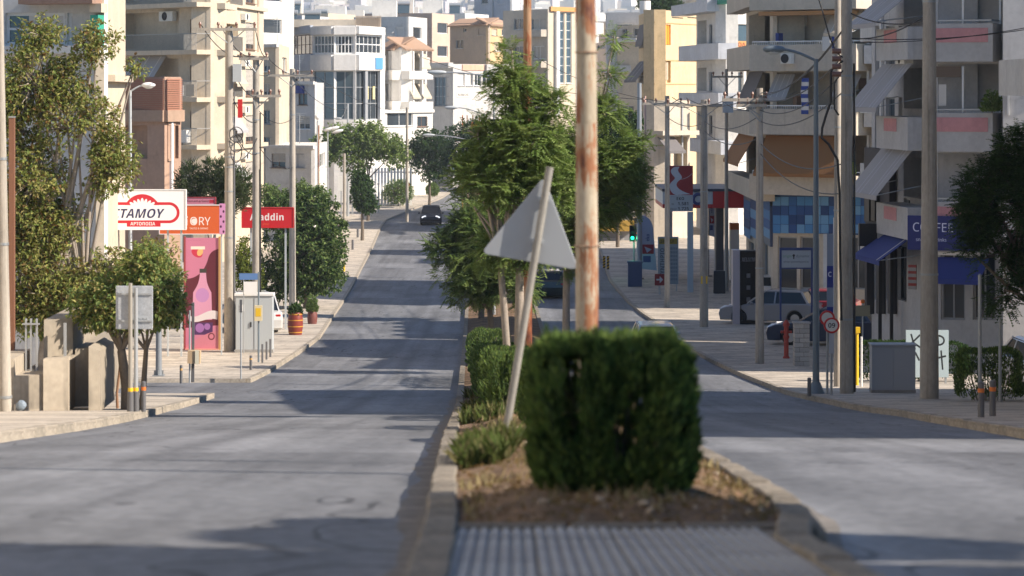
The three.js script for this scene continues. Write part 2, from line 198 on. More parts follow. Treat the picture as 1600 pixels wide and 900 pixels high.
// kerb stones: one mesh each where they can be told apart, one run beyond
const oldStone = [0.34, 0.29, 0.4].map(c => new THREE.MeshStandardMaterial({ color: new THREE.Color().setRGB(c, c * 0.94, c * 0.84), map: rep(pavTex, 0.9, 0.6), roughness: 0.95, bumpMap: rep(bumpTex, 1.2, 1.2), bumpScale: 0.006 }));
function kerbRun(name, fx, side, Z0, Zs, Z1, h, w = 0.16, len = 1, stones = [kerbM, kerbM, kerbM2]) {
  const run = struct(name, side > 0 ? [face(fx, Zs, Z1, -0.03, h), sheet(fx, Z => fx(Z) + side * w, Zs, Z1, h)] : [face(fx, Zs, Z1, -0.03, h), sheet(Z => fx(Z) + side * w, fx, Zs, Z1, h)], stones[0]);
  for (let Z = Z0; Z < Zs - 0.2; Z += len) { const L = Math.min(len, Zs - Z) - 0.018, a = V3(fx(Z) + side * w / 2, gy(Z), -Z), b = V3(fx(Z + len) + side * w / 2, gy(Z + len), -Z - len), g = rbox(w, h + 0.06 + rr(-0.012, 0.012), L, 0.02); const o = mesh('kerb_stone', g, pick(stones), run); o.position.copy(a.clone().add(b).multiplyScalar(0.5)); o.position.y += (h - 0.06) / 2 + rr(-0.004, 0.004); o.position.x += rr(-0.008, 0.008); o.lookAt(o.position.clone().add(b.clone().sub(a))); o.rotation.z += rr(-0.015, 0.015); }
  return run;
}
kerbRun('left_kerb', kerbA, -1, 24, 62, zA, WALK + 0.006);
kerbRun('left_far_kerb', kerbB, -1, zB, 112, zBe, WALK + 0.006);
kerbRun('right_kerb', kerbR, 1, 24, 80, 330, WALK + 0.006);

// dusty gutters along the median kerbs; kerb shadow put into their darker colour
const dustShadeM = new THREE.MeshStandardMaterial({ color: new THREE.Color().setRGB(0.3, 0.3, 0.31), map: rep(pavTex, 0.7, 0.7), roughness: 1 });
// median: earth bed between kerbs, ribbed paving at its near end
const medL = line([{ X: -0.37, Z: 4 }, { X: -0.43, Z: 13 }, { X: -0.5, Z: 16 }, [692, 697], [718, 590], [726, 500], [728, 470], { X: -4.2, Z: 233 }, { X: -5, Z: 300 }]);
const medR = line([{ X: 1.33, Z: 4 }, { X: 1.36, Z: 12.5 }, { X: 1.5, Z: 13.3 }, { X: 1.62, Z: 14.8 }, { X: 1.7, Z: 16.5 }, { X: 1.86, Z: 27 }, { X: 1.6, Z: 70 }, { X: 1.3, Z: 135 }, { X: 0.6, Z: 200 }, { X: -2, Z: 300 }]);
const ZT = 13.05, MB = 0.15;
const wob = (Z, k) => (fbm(Z * 0.9 + k, k, 0, 3) - 0.45) * 0.22;
struct('left_gutter_shade', sheet(Z => medL(Z) - 0.17 + wob(Z, 3), Z => medL(Z) + 0.02, 4, 70, 0.004, 2), dustShadeM);
struct('right_gutter', sheet(Z => medR(Z) - 0.02, Z => medR(Z) + 0.2 + wob(Z, 17), 4, 60, 0.004, 2), dustShadeM);
const bed = (x, Z) => { const l = medL(Z), r = medR(Z), t = clamp((x - l) / (r - l)), e = Math.min(t, 1 - t) * 2; return sstep(0.08, 0.6, e) * 0.09 + (fbm(x * 2.2, Z * 2.2) - 0.45) * 0.14 * sstep(0.1, 0.35, e) + (fbm(x * 9, Z * 9) - 0.45) * 0.05 - 0.03 - 0.09 * (1 - sstep(ZT + 0.1, ZT + 0.7, Z)); };
struct('median_earth', sheet(Z => medL(Z) + 0.1, Z => medR(Z) - 0.1, ZT + 0.12, 300, MB, 22, bed), earth);
struct('median_slab', [sheet(Z => medL(Z) + 0.1, Z => medR(Z) - 0.08, 4, ZT + 0.14, 0.078, 1)], conc([0.3, 0.29, 0.27]));
kerbRun('median_left_kerb', medL, 1, 9, 66, 300, MB + 0.01, 0.17, 0.8, oldStone);
kerbRun('median_right_kerb', medR, -1, 9, 66, 300, MB + 0.01, 0.17, 0.8, oldStone);
// the rounded nose and cross kerb between bed and ribbed paving
{ const o = struct('bed_edge', [0, 1, 2].map(k => rbox(0.54, 0.17, 0.11, 0.02, 0.0 + k * 0.55, gy(ZT) + 0.06, -ZT - 0.06)), oldStone[1]); const nose = rbox(0.24, 0.26, 0.42, 0.09, 1.43, gy(13.3) + 0.04, -13.3); mesh('nose_stone', nose, oldStone[1], o); }
const tileM = [0.42, 0.39, 0.45].map(c => new THREE.MeshStandardMaterial({ color: new THREE.Color().setRGB(c, c * 0.99, c * 0.97), map: rep(grainTex, 1.6, 1.6), roughness: 0.9 }));
{ const T = 0.365, gs = [ubox(T - 0.008, 0.03, T - 0.008)]; for (let k = 0; k < 7; k++) { const s = new THREE.Shape([[-0.021, 0], [0.021, 0], [0.015, 0.014], [-0.015, 0.014]].map(p => new THREE.Vector2(...p))), e = new THREE.ExtrudeGeometry(s, { depth: T - 0.016, bevelEnabled: false }); e.translate(-T / 2 + T / 7 * (k + 0.5), 0.0148, -T / 2 + 0.008); gs.push(e); } const tg = merge(gs);
  const host = struct('ribbed_paving', sheet(K(-0.27), K(1.2), 7.2, ZT - 0.01, 0.085, 1), conc([0.2, 0.19, 0.18])); const tilt = Z => Math.atan2(gy(Z + 0.2) - gy(Z - 0.2), 0.4);
  for (let r = 0; r < 15; r++) for (let c = 0; c < 4; c++) { const Z = ZT - 0.2 - r * T, o = mesh('paving_tile', tg, pick(tileM), host); o.position.set(-0.264 + T / 2 + c * T, gy(Z) + 0.108 + rr(-0.003, 0.003), -Z); o.rotation.set(tilt(Z) + rr(-0.004, 0.004), 0, rr(-0.006, 0.006)); } 
  mesh('edge_strip', [ubox(0.07, 0.05, 6, 1.245, 0, 0)].map(g => { g.rotateX(Math.atan2(gy(13) - gy(7), 6)); g.translate(0, (gy(13) + gy(7)) / 2 + 0.1, -10); return g; }), kerbM2, host); }

// far hillside city, one hazy mass of blocks
{ const n = 5200, im = new THREE.InstancedMesh(ubox(1, 1, 1, 0, 0.5, 0), new THREE.MeshStandardMaterial({ roughness: 0.9 }), n), m4 = new THREE.Matrix4(), q = new THREE.Quaternion(), c = new THREE.Color(); im.name = 'far_city'; im.castShadow = im.receiveShadow = true;
  for (let i = 0; i < n; i++) { const Z = 1700 + 2100 * Math.pow(rnd(), 0.8), X = rr(-0.26, 0.26) * Z, w = rr(9, 24), h = rr(7, 22); q.setFromAxisAngle(V3(0, 1, 0), rr(0, 3)); m4.compose(V3(X, gy(Z) - 2, -Z), q, V3(w, h, rr(9, 20))); im.setMatrixAt(i, m4); const b = rr(0.45, 0.8); c.setRGB(b, b * rr(0.9, 0.98), b * rr(0.78, 0.95)); im.setColorAt(i, c); }
  im.userData = { kind: 'stuff', label: 'pale city blocks covering the hazy far hillside', category: 'city' }; scene.add(im); }

// ================= buildings =================
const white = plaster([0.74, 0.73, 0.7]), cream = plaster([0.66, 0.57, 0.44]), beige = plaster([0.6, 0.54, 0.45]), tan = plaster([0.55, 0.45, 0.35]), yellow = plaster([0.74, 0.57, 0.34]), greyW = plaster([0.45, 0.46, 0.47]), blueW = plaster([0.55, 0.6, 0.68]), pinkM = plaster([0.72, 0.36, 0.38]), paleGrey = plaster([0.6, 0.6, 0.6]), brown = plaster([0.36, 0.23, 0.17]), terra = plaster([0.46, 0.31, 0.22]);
const fabGrey = mat([0.38, 0.37, 0.37], 0.9), fabTan = mat([0.5, 0.43, 0.33], 0.9), fabOch = mat([0.3, 0.14, 0.05], 0.9), fabDark = mat([0.14, 0.13, 0.13], 0.9), fabBlue = mat([0.03, 0.05, 0.22], 0.8), fabWhite = mat([0.62, 0.6, 0.56], 0.9);
const brownFr = mat([0.16, 0.09, 0.06], 0.6), whiteFr = mat([0.72, 0.72, 0.7], 0.5), greyFr = mat([0.3, 0.31, 0.32], 0.5);
const woodB = mat([0.25, 0.14, 0.08], 0.85);
function aircon(f, u1, v1, u2, v2, d0 = 0.03) { const o = f.box('air_conditioner', u1, v1, u2, v2, d0, d0 + 0.32, mat([0.66, 0.65, 0.6], 0.6)), [a1, y1, a2, y2] = f.rect(u1, v1, u2, v2), r = Math.min(a2 - a1, y2 - y1) * 0.4, g = new THREE.TorusGeometry(r, r * 0.13, 6, 18); g.translate(a1 + (a2 - a1) * 0.42, (y1 + y2) / 2, d0 + 0.33); const hub = cyl(r * 0.95, r * 0.95, 0.01, 0, 0, 0, 18); hub.rotateX(Math.PI / 2); hub.translate(a1 + (a2 - a1) * 0.42, (y1 + y2) / 2, d0 + 0.322); mesh('fan', [f.put(g), f.put(hub)], dark, o); return o; }
function solar(b, x, y, z) { const t = cyl(0.28, 0.28, 1.7, 0, 0, 0, 12); t.rotateZ(Math.PI / 2); t.translate(x + 0.85, y + 1.5, z); const w = mesh('solar_heater', t, galv, b.g); const p = ubox(1.6, 1.9, 0.06); p.rotateX(-0.85); p.translate(x, y + 0.75, z + 0.7); mesh('solar_panel', p, glassBlue, w); mesh('stand', [bar(V3(x - 0.7, y, z), V3(x - 0.7, y + 1.3, z), 0.03), bar(V3(x + 0.7, y, z), V3(x + 0.7, y + 1.3, z), 0.03)], galv, w); return w; }
function tank(b, x, y, z) { mesh('water_tank', cyl(0.5, 0.5, 1.1, x, y, z), whiteFr, b.g); }
function antenna(b, x, y, z, h = 2.4) { const gs = [bar(V3(x, y, z), V3(x, y + h, z), 0.025)]; for (let k = 0; k < 5; k++) gs.push(bar(V3(x - 0.45 + k * 0.05, y + h - k * 0.16, z), V3(x + 0.45 - k * 0.05, y + h - k * 0.16, z), 0.012)); mesh('antenna', gs, galv, b.g); }

// --- left: white glazed building behind the tree
{ const b = new Building('corner_building', 'white building with large white framed windows behind the big roadside tree', [[-140, 92], [163, 90], [196, 103]], -60, { back: 9 }), f = b.f[0], e = b.f[1];
  for (const [a, c] of [[-40, 4], [8, 57], [62, 101], [105, 148]]) f.win(a, 20, c, 70, { frame: whiteFr, nx: 1, ny: 2, glass: glassBlue, fr: 0.1 });
  f.box('canopy', 45, -6, 160, 7, 0, 0.8, brown); f.box('eave', 150, 6, 168, 20, 0, 0.5, cream); f.slab(-60, 72, 164, 84, 0.5, white, 'cornice'); f.win(60, 128, 92, 190, { frame: whiteFr }); f.win(-20, 128, 20, 190, { frame: whiteFr });
  f.box('awning_edge', 151, 24, 163, 72, 0.02, 0.5, mat([0.03, 0.3, 0.2], 0.8)); e.slab(166, 118, 196, 128, 0.3, cream, 'cornice'); b.done([white, cream]); }
// --- brown building with slatted balcony
{ const b = new Building('brown_building', 'brown building with reddish slatted balcony beside the beige apartments', [[150, 138], [257, 136.4], [283, 138]], 120, { back: 8, ti: 1 }), [f, e] = b.f; const red = mat([0.36, 0.17, 0.11], 0.7);
  for (const [q, u1, u2] of [[f, 178, 257], [e, 257.5, 281]]) { const sl = []; for (let v = 123; v < 171; v += 3.4) sl.push(q.geo(u1, v, u2, v + 2.3, 0.1, 0.15)); mesh('slatted_screen', sl, red, b.g); q.slab(u1 - 2, 172, u2 + 1, 190, 0.25, plaster([0.42, 0.29, 0.21])); q.recess(u1 + 2, 196, u2 - 2, 248, 1); }
  f.box('door', 226, 200, 244, 248, -0.95, -0.9, brownFr); e.box('post', 265, 190, 268, 300, 0.0, 0.12, whiteFr); b.done(plaster([0.45, 0.3, 0.22])); }
// --- beige apartment block
{ const b = new Building('apartment_block', 'tall beige apartment block with open balconies and grey awnings', [[128, 190], [329, 178], [412, 196]], -110, { back: 14 }), f = b.f[0], e = b.f[1];
  for (let k = -1; k < 4; k++) { const o = k * 72.3 - 0.5, dv = 82 + o;
    f.slab(168, dv - 2, 331, dv + 5, 1.2, cream); f.rail(190, dv - 27, 330, dv - 2, 1.15); f.recess(190, dv - 62, 279, dv - 6, 1.3); f.win(297, dv - 52, 312, dv - 22, { frame: brownFr, glass: dark, shutter: k % 2 ? 0.9 : 0.4, sm: brownFr });
    mesh('balcony_door', [f.geo(210, dv - 44, 226, dv - 6, -1.24, -1.2), f.geo(229, dv - 48, 245, dv - 6, -1.25, -1.21)], k % 2 ? fabWhite : brownFr, b.g);
    e.slab(331, dv - 3, 350, dv + 6, 0.9, cream); e.slab(350, dv - 1, 414, dv + 5, 0.25, cream, 'cornice'); e.win(384, dv - 46, 398, dv - 4, { frame: brownFr, shutter: 0.8 }); e.win(338, dv - 46, 346, dv - 12, { frame: brownFr, nx: 1, shutter: k % 2 ? 0.5 : 0 }); e.recess(354, dv - 44, 372, dv - 3, 1.2); e.rail(353, dv - 24, 373, dv - 2, 0.3); if (k > 0) e.awning(354, dv - 44, 372, dv - 22, 0.7, pick([fabGrey, fabTan]), 0.05); aircon(e, 376, dv - 60, 383, dv - 50); }
  f.awning(166, 18, 196, 62, 1.1, fabGrey, 0.1, [fabWhite, [0.3, 0.7]]); f.awning(210, 88, 262, 126, 1.2, fabGrey, 0.1, [fabWhite, [0.15, 0.5, 0.85]]); f.awning(200, 160, 250, 190, 1.2, fabTan, 0.1);
  aircon(f, 255, 18, 276, 33); aircon(f, 297, 203, 321, 222, 1.2); aircon(e, 336, 208, 351, 222); f.box('laundry', 294, 133, 310, 150, 1.18, 1.2, fabWhite); f.box('laundry', 313, 132, 327, 150, 1.18, 1.2, fabTan);
  e.box('downpipe', 402, -100, 404, 300, 0, 0.08, tan); b.done(cream); }
// --- small pale houses behind the utility poles
for (const [label, ch, top, m, wins] of [
  ['narrow cream house with terracotta trim behind the utility poles', [[404, 214], [436, 212], [452, 226]], 70, cream, [[410, 90, 422, 112], [410, 130, 422, 152], [410, 172, 422, 194], [410, 214, 424, 236]]],
  ['pale grey house with a blue tarpaulin behind the utility poles', [[436, 238], [492, 236]], 128, paleGrey, [[444, 146, 458, 164], [466, 146, 480, 164], [444, 182, 458, 202], [466, 182, 484, 202]]],
  ['low white shop with striped side beyond the round street tree', [[415, 205], [492, 203], [512, 222]], 228, white, [[424, 240, 446, 262], [452, 240, 476, 262]]],
  ['long low white building behind the flame shaped green tree', [[560, 292], [652, 296]], 218, white, [[570, 232, 588, 250], [598, 232, 616, 250], [624, 232, 642, 250]]],
  ['white flat roofed house below the tiled balconies', [[596, 276], [676, 283]], 172, white, [[605, 176, 645, 197], [652, 182, 668, 198]]]]) {
  const b = new Building('house', label, ch, top, { back: 7 }), f = b.f[0]; wins.forEach(w => f.win(...w, { frame: pick([whiteFr, brownFr, greyFr]), shutter: rnd() < 0.4 ? 0.6 : 0, glass: rnd() < 0.5 ? glassDark : glassBlue })); f.slab(ch[0][0], top - 1, ch[1][0], top + 4, 0.25, white, 'cornice'); if (label.includes('blue')) f.box('tarpaulin', 458, 134, 476, 146, 0.02, 0.3, fabBlue); if (ch.length > 2) b.f[1].win(ch[1][0] + 5, wins[0][1], ch[2][0] - 4, wins[0][3], { frame: whiteFr }); b.done(m); antenna(b, 0, b.H, -3); }
// --- white building with rounded glass front
{ const b = new Building('office_building', 'white office building with bowed glass front and ribbon windows', [[434, 286], [489, 270], [522, 267], [556, 267], [597, 274]], 41, { back: 12, ti: 1 });
  const [l, ...r] = b.f; const bandW = plaster([0.82, 0.81, 0.79]);
  const U = [[489, 522], [522, 556], [556, 597]];
  r.forEach((f, i) => { const [u1, u2] = U[i], n = 5, w = (u2 - u1) / n; f.win(u1 + 0.6, 55, u2 - 0.6, 84, { nx: 6, ny: 2, frame: whiteFr, glass: glassDark, fr: 0.12, sill: false }); f.win(u1 + 0.4, 111, u2 - 0.4, 187, { nx: i < 2 ? 2 : 5, ny: 3, frame: greyFr, glass: i < 2 ? glassBlue : glassDark, fr: 0.09, sill: false }); f.slab(u1, 42, u2, 54, 0.35, bandW, 'white_band'); f.slab(u1, 86, u2, 110, 0.35, bandW, 'white_band'); });
  l.win(456, 55, 488, 85, { nx: 5, ny: 2, frame: brownFr, sill: false }); l.slab(436, 42, 489, 54, 0.3, blueW, 'band'); l.slab(436, 86, 489, 111, 0.3, blueW, 'band'); l.win(460, 122, 484, 150, { frame: greyFr }); l.win(460, 160, 484, 186, { frame: greyFr });
  r[2].box('blue_sign', 581, 90, 592, 108, 0.36, 0.45, mat([0.1, 0.3, 0.6], 0.5)); for (const [a, c] of [[571, 574], [581, 584]]) r[2].box('yellow_strip', a, 135, c, 155, 0.02, 0.12, mat([0.75, 0.65, 0.3], 0.6)); r[2].box('column', 568, 111, 572, 187, 0, 0.2, greyFr); r[2].box('column', 590, 111, 597, 187, 0, 0.3, bandW);
  b.done(bandW); const sl = []; for (let k = 0; k < 14; k++) sl.push(ubox(0.06, 1.1, 0.06, 2.6 + k * 0.19, b.H + 0.55, -1)); mesh('roof_screen', [...sl, ubox(2.6, 0.08, 0.08, 3.85, b.H + 1.1, -1), ubox(2.6, 1, 0.05, 3.85, b.H + 0.5, -1.1)], tan, b.g); mesh('penthouse', ubox(8, 0.8, 5, -1.4, b.H + 0.4, -4), beige, b.g); solar(b, -4.5, b.H + 0.1, -5); solar(b, -2.2, b.H + 0.1, -6); }
// --- white balconied house with terracotta roof
{ const b = new Building('balcony_house', 'white house with terracotta roof and tan balcony awnings', [[597, 292], [627, 286], [666, 291]], 76, { back: 9, ti: 1 }), [f, e] = b.f;
  for (const [v, i] of [[110, 0], [158, 1], [206, 2]]) { f.slab(598, v, 627, v + 15, 1, white); e.slab(627, v + 1, 664, v + 14, 1, white); f.recess(602, v - 27, 624, v - 1, 1.2); e.recess(631, v - 27, 662, v - 1, 1.2); }
  f.awning(600, 82, 618, 110, 0.7, fabTan, 0.3); e.awning(632, 130, 644, 152, 0.9, fabTan, 0.2); e.awning(648, 130, 661, 152, 0.9, fabTan, 0.2); e.awning(648, 82, 662, 106, 0.7, fabTan, 0.2);
  for (const u of [619, 634, 648]) (u < 627 ? f : e).box('pillar', u, 80, u + 2, 186, 0.6, 0.9, white); b.done(white);
  const roof = new THREE.Group(); for (const [u1, u2, F2] of [[596, 627, f], [625, 667, e]]) { const gs = []; const [a1, y1, a2, y2] = F2.rect(u1, 61, u2, 78); for (let x = a1; x < a2; x += 0.24) { const g = cyl(0.12, 0.12, 2.7, 0, 0, 0, 6); g.rotateX(-1.05); g.translate(x, y2 - 0.1, -1.4); g.translate(0, -1.1, 2.2); gs.push(F2.put(g)); } mesh('tiled_roof', gs, terra, b.g); } }
// --- tan building with tiled eave, tower, low white building, pale buildings behind the median trees
{ const b = new Building('tan_house', 'tan stucco house with small square windows and tiled eave', [[703, 345], [763, 338], [800, 350]], 37, { back: 9 }), [f, e] = b.f; f.win(724, 44, 729, 50, { nx: 1, sill: false }); f.win(747, 45, 756, 55, { nx: 1 }); e.win(768, 45, 777, 55, { nx: 1 }); e.win(784, 46, 793, 56, { nx: 1 }); f.win(712, 62, 724, 76, {}); e.win(772, 66, 784, 80, {}); b.done([tan, plaster([0.7, 0.5, 0.28])]); for (const F2 of [f, e]) { const gs = []; for (let x = 0; x < F2.len; x += 0.26) { const g = cyl(0.13, 0.13, 2.2, 0, 0, 0, 6); g.rotateX(-1.15); g.translate(x, b.H + 0.55, -1.2); g.translate(0, -0.9, 1.6); gs.push(F2.put(g)); } mesh('tiled_eave', gs, terra, b.g); } }
{ const b = new Building('tower_block', 'tall pale blue block rising behind the tan house', [[741, 420], [800, 412], [812, 425]], -60, { back: 12 }), [f] = b.f; f.win(778, -4, 788, 6, { nx: 1 }); f.win(778, 30, 792, 38, { nx: 1 }); f.win(752, -4, 762, 6, { nx: 1 }); f.box('downpipe', 770, -40, 771, 60, 0, 0.1, greyFr); b.done([blueW, white]); }
{ const b = new Building('low_building', 'low white workshop with peach band and dark gridded glazing', [[668, 302], [708, 297], [794, 303]], 100, { back: 10, ti: 1 }), [f, e] = b.f; f.win(678, 120, 702, 166, { nx: 4, ny: 3, frame: greyFr, glass: glassBlue }); for (const u of [716, 729, 742]) e.win(u, 115, u + 10, 134, { nx: 2, frame: whiteFr }); e.win(754, 116, 768, 134, { nx: 2 }); e.slab(722, 101, 756, 110, 0.1, plaster([0.78, 0.5, 0.36]), 'peach_band'); e.slab(757, 101, 794, 112, 0.4, paleGrey, 'canopy'); f.slab(668, 98, 708, 106, 0.6, white, 'canopy');
  e.box('lettering', 714, 144, 736, 152, 0.01, 0.04, signMat(256, 96, (g, w, h) => { g.fillStyle = '#d9d5cd'; g.fillRect(0, 0, w, h); g.fillStyle = '#333'; g.font = 'bold 64px sans-serif'; g.fillText('ΝΙΚΟΣ', 12, 72); })); b.done([white, plaster([0.66, 0.65, 0.64])]); }
{ const b = new Building('striped_block', 'beige office block with orange cornice and tall white bay windows', [[786, 330], [856, 322], [900, 326]], 14, { back: 12, ti: 1 }), [f, e] = b.f; f.win(803, 29, 818, 46, { nx: 2 }); f.win(830, 29, 853, 46, { nx: 2 }); f.slab(800, 47, 855, 58, 0.9, beige); f.slab(800, 96, 855, 106, 0.9, beige); f.win(832, 72, 854, 92, { nx: 4, frame: whiteFr }); f.win(803, 72, 818, 92, {}); f.win(832, 116, 854, 138, { nx: 3 }); f.win(832, 160, 854, 182, { nx: 3 }); e.win(874, 20, 882, 130, { nx: 1, ny: 8, glass: glassBlue, frame: whiteFr }); e.win(885, 20, 893, 130, { nx: 1, ny: 8, glass: glassBlue, frame: whiteFr }); e.slab(858, 11, 898, 18, 0.3, plaster([0.75, 0.38, 0.14]), 'orange_cornice'); e.box('white_fin', 866, 18, 871, 180, 0, 0.4, whiteFr); b.done([beige, cream]); }
{ const b = new Building('stepped_house', 'white stepped house with teal balcony and solar heaters', [[926, 352], [957, 346], [1006, 350]], 66, { back: 9, ti: 1 }), [f, e] = b.f; f.win(939, 108, 947, 114, { nx: 1 }); f.win(932, 70, 946, 76, { nx: 1 }); e.slab(959, 78, 990, 88, 1, mat([0.25, 0.42, 0.45], 0.5)); e.slab(957, 87, 992, 90, 1.1, plaster([0.6, 0.25, 0.18]), 'red_edge'); e.win(966, 70, 986, 77, {}); e.slab(957, 120, 992, 126, 0.8, plaster([0.6, 0.3, 0.25]), 'red_edge'); e.win(966, 104, 986, 118, {}); e.win(966, 134, 986, 150, {}); b.done(white); mesh('penthouse', ubox(4.5, 2.2, 4, 0.8, b.H + 1.1, -4), white, b.g); solar(b, -0.5, b.H + 2.2, -4); solar(b, 1.6, b.H + 2.2, -4); }
{ const b = new Building('cream_house', 'small cream house with dark door beside the yellow block', [[962, 300], [1002, 297]], 40, { back: 8 }), [f] = b.f; f.win(973, 45, 980, 58, { nx: 1, frame: brownFr }); f.win(990, 44, 999, 56, { nx: 1 }); f.slab(962, 60, 1002, 66, 0.8, white); f.win(970, 165, 990, 182, {}); b.done(cream); solar(b, -0.6, b.H, -3); }
// --- yellow block
{ const b = new Building('yellow_block', 'sunlit yellow apartment block with orange curtain in a loggia', [[998, 246], [1022, 229], [1112, 240]], 15, { back: 12, ti: 1 }), [l, f] = b.f;
  f.recess(1025, 38, 1048, 70, 1); f.recess(1025, 95, 1048, 129, 1); const cur = (u1, v1, u2, v2, m, nm) => { const gs = []; const n = 12; for (let k = 0; k < n; k++) { const x = lerp(u1, u2, k / n), g = f.geo(x, v1, x + (u2 - u1) / n + 0.05, v2 - 2 * Math.abs(Math.sin(k * 0.8)), -0.16 + 0.06 * Math.sin(k * 1.7), -0.12 + 0.06 * Math.sin(k * 1.7)); gs.push(g); } return mesh(nm, gs, m, b.g); };
  cur(1025.3, 38, 1048, 71, mat([0.75, 0.3, 0.03], 0.85), 'orange_curtain'); cur(1027, 97, 1046, 126, fabTan, 'tan_curtain');
  for (const v of [36.5, 94, 130.5]) f.slab(1022, v, 1112, v + 1.6, 0.06, plaster([0.6, 0.42, 0.22]), 'groove_shade'); f.box('vent', 1050, 27, 1067, 28.5, 0.005, 0.03, dark); f.box('vent', 1074, 27, 1093, 28.5, 0.005, 0.03, dark);  // thin groove shadows at the slab edges, put into darker plaster strips
  for (const v of [38, 95, 152]) { l.recess(1001, v, 1020, v + 34, 1); l.rail(1000, v + 22, 1021, v + 36, 0.1); } l.awning(1001, 95, 1021, 126, 1.4, fabDark, 0.1, [fabGrey, [0.3, 0.6]]); l.awning(1001, 38, 1012, 70, 0.4, fabDark, 0.1);
  f.win(1030, 165, 1060, 205, { nx: 3, glass: glassDark }); b.done(yellow, {}); const pl = []; for (let k = 0; k < 8; k++) { const g = new THREE.IcosahedronGeometry(rr(0.5, 0.9), 1); g.translate(-1.8 + k * 0.55, b.H + 0.3, -2 - rnd()); pl.push(g); } tank(b, -2.6, b.H, -1.5); antenna(b, 1, b.H, -2); b.roofX = b.X; }
// --- low shop before the yellow block
{ const b = new Building('low_shop', 'low beige shop building with dark awning below the yellow block', [[1004, 214], [1022, 206], [1078, 209]], 157, { ti: 1 }), [l, f] = b.f; f.win(1030, 172, 1046, 200, { nx: 2 }); f.recess(1026, 214, 1074, 262, 1.2); f.slab(1022, 204, 1079, 211, 0.9, beige); f.awning(1024, 214, 1050, 236, 1.2, fabDark, 0.2); f.box('downpipe', 1064, 160, 1066, 300, 0, 0.1, greyFr); b.done(beige); }
// --- white balconies
{ const b = new Building('balcony_block', 'white apartment block with blue-white solid balconies and shop window banner', [[1088, 224], [1134, 212], [1192, 216]], -60, { back: 10, ti: 1 }), [f, e] = b.f;
  const bal = plaster([0.66, 0.7, 0.76]); f.slab(1074, 5, 1132, 22, 1.4, bal); f.slab(1086, 70, 1150, 94, 1.4, bal); f.slab(1086, 145, 1150, 166, 1.4, bal); f.slab(1086, 218, 1150, 238, 1.2, bal);
  for (const v of [38, 112, 180]) { f.win(1108, v, 1113, v + 30, { nx: 1, frame: greyFr }); f.win(1116, v, 1121, v + 30, { nx: 1, frame: greyFr }); f.recess(1090, v - 6, 1104, v + 30, 1); } f.box('awning_box', 1124, -8, 1155, 6, 0.1, 0.6, mat([0.02, 0.25, 0.16], 0.8)); f.box('pillar', 1121, 22, 1132, 300, 0.05, 0.4, white);
  e.win(1135, 38, 1190, 88, { nx: 1, frame: black, glass: glassBlue });
  e.box('banner', 1136, 64, 1180, 86, -0.1, -0.06, signMat(512, 256, (g, w, h) => { g.fillStyle = '#b98a4e'; g.fillRect(0, 0, w, h); g.fillStyle = '#7e1f17'; g.font = 'bold 104px sans-serif'; g.fillText('ΝΙΚΟΛΑΣ', 14, 104); g.fillText('ΚΗ', 60, 212); }));
  for (const v of [112, 185]) { e.win(1146, v, 1162, v + 34, {}); e.slab(1134, v + 36, 1192, v + 44, 0.5, white); } b.done(white); }
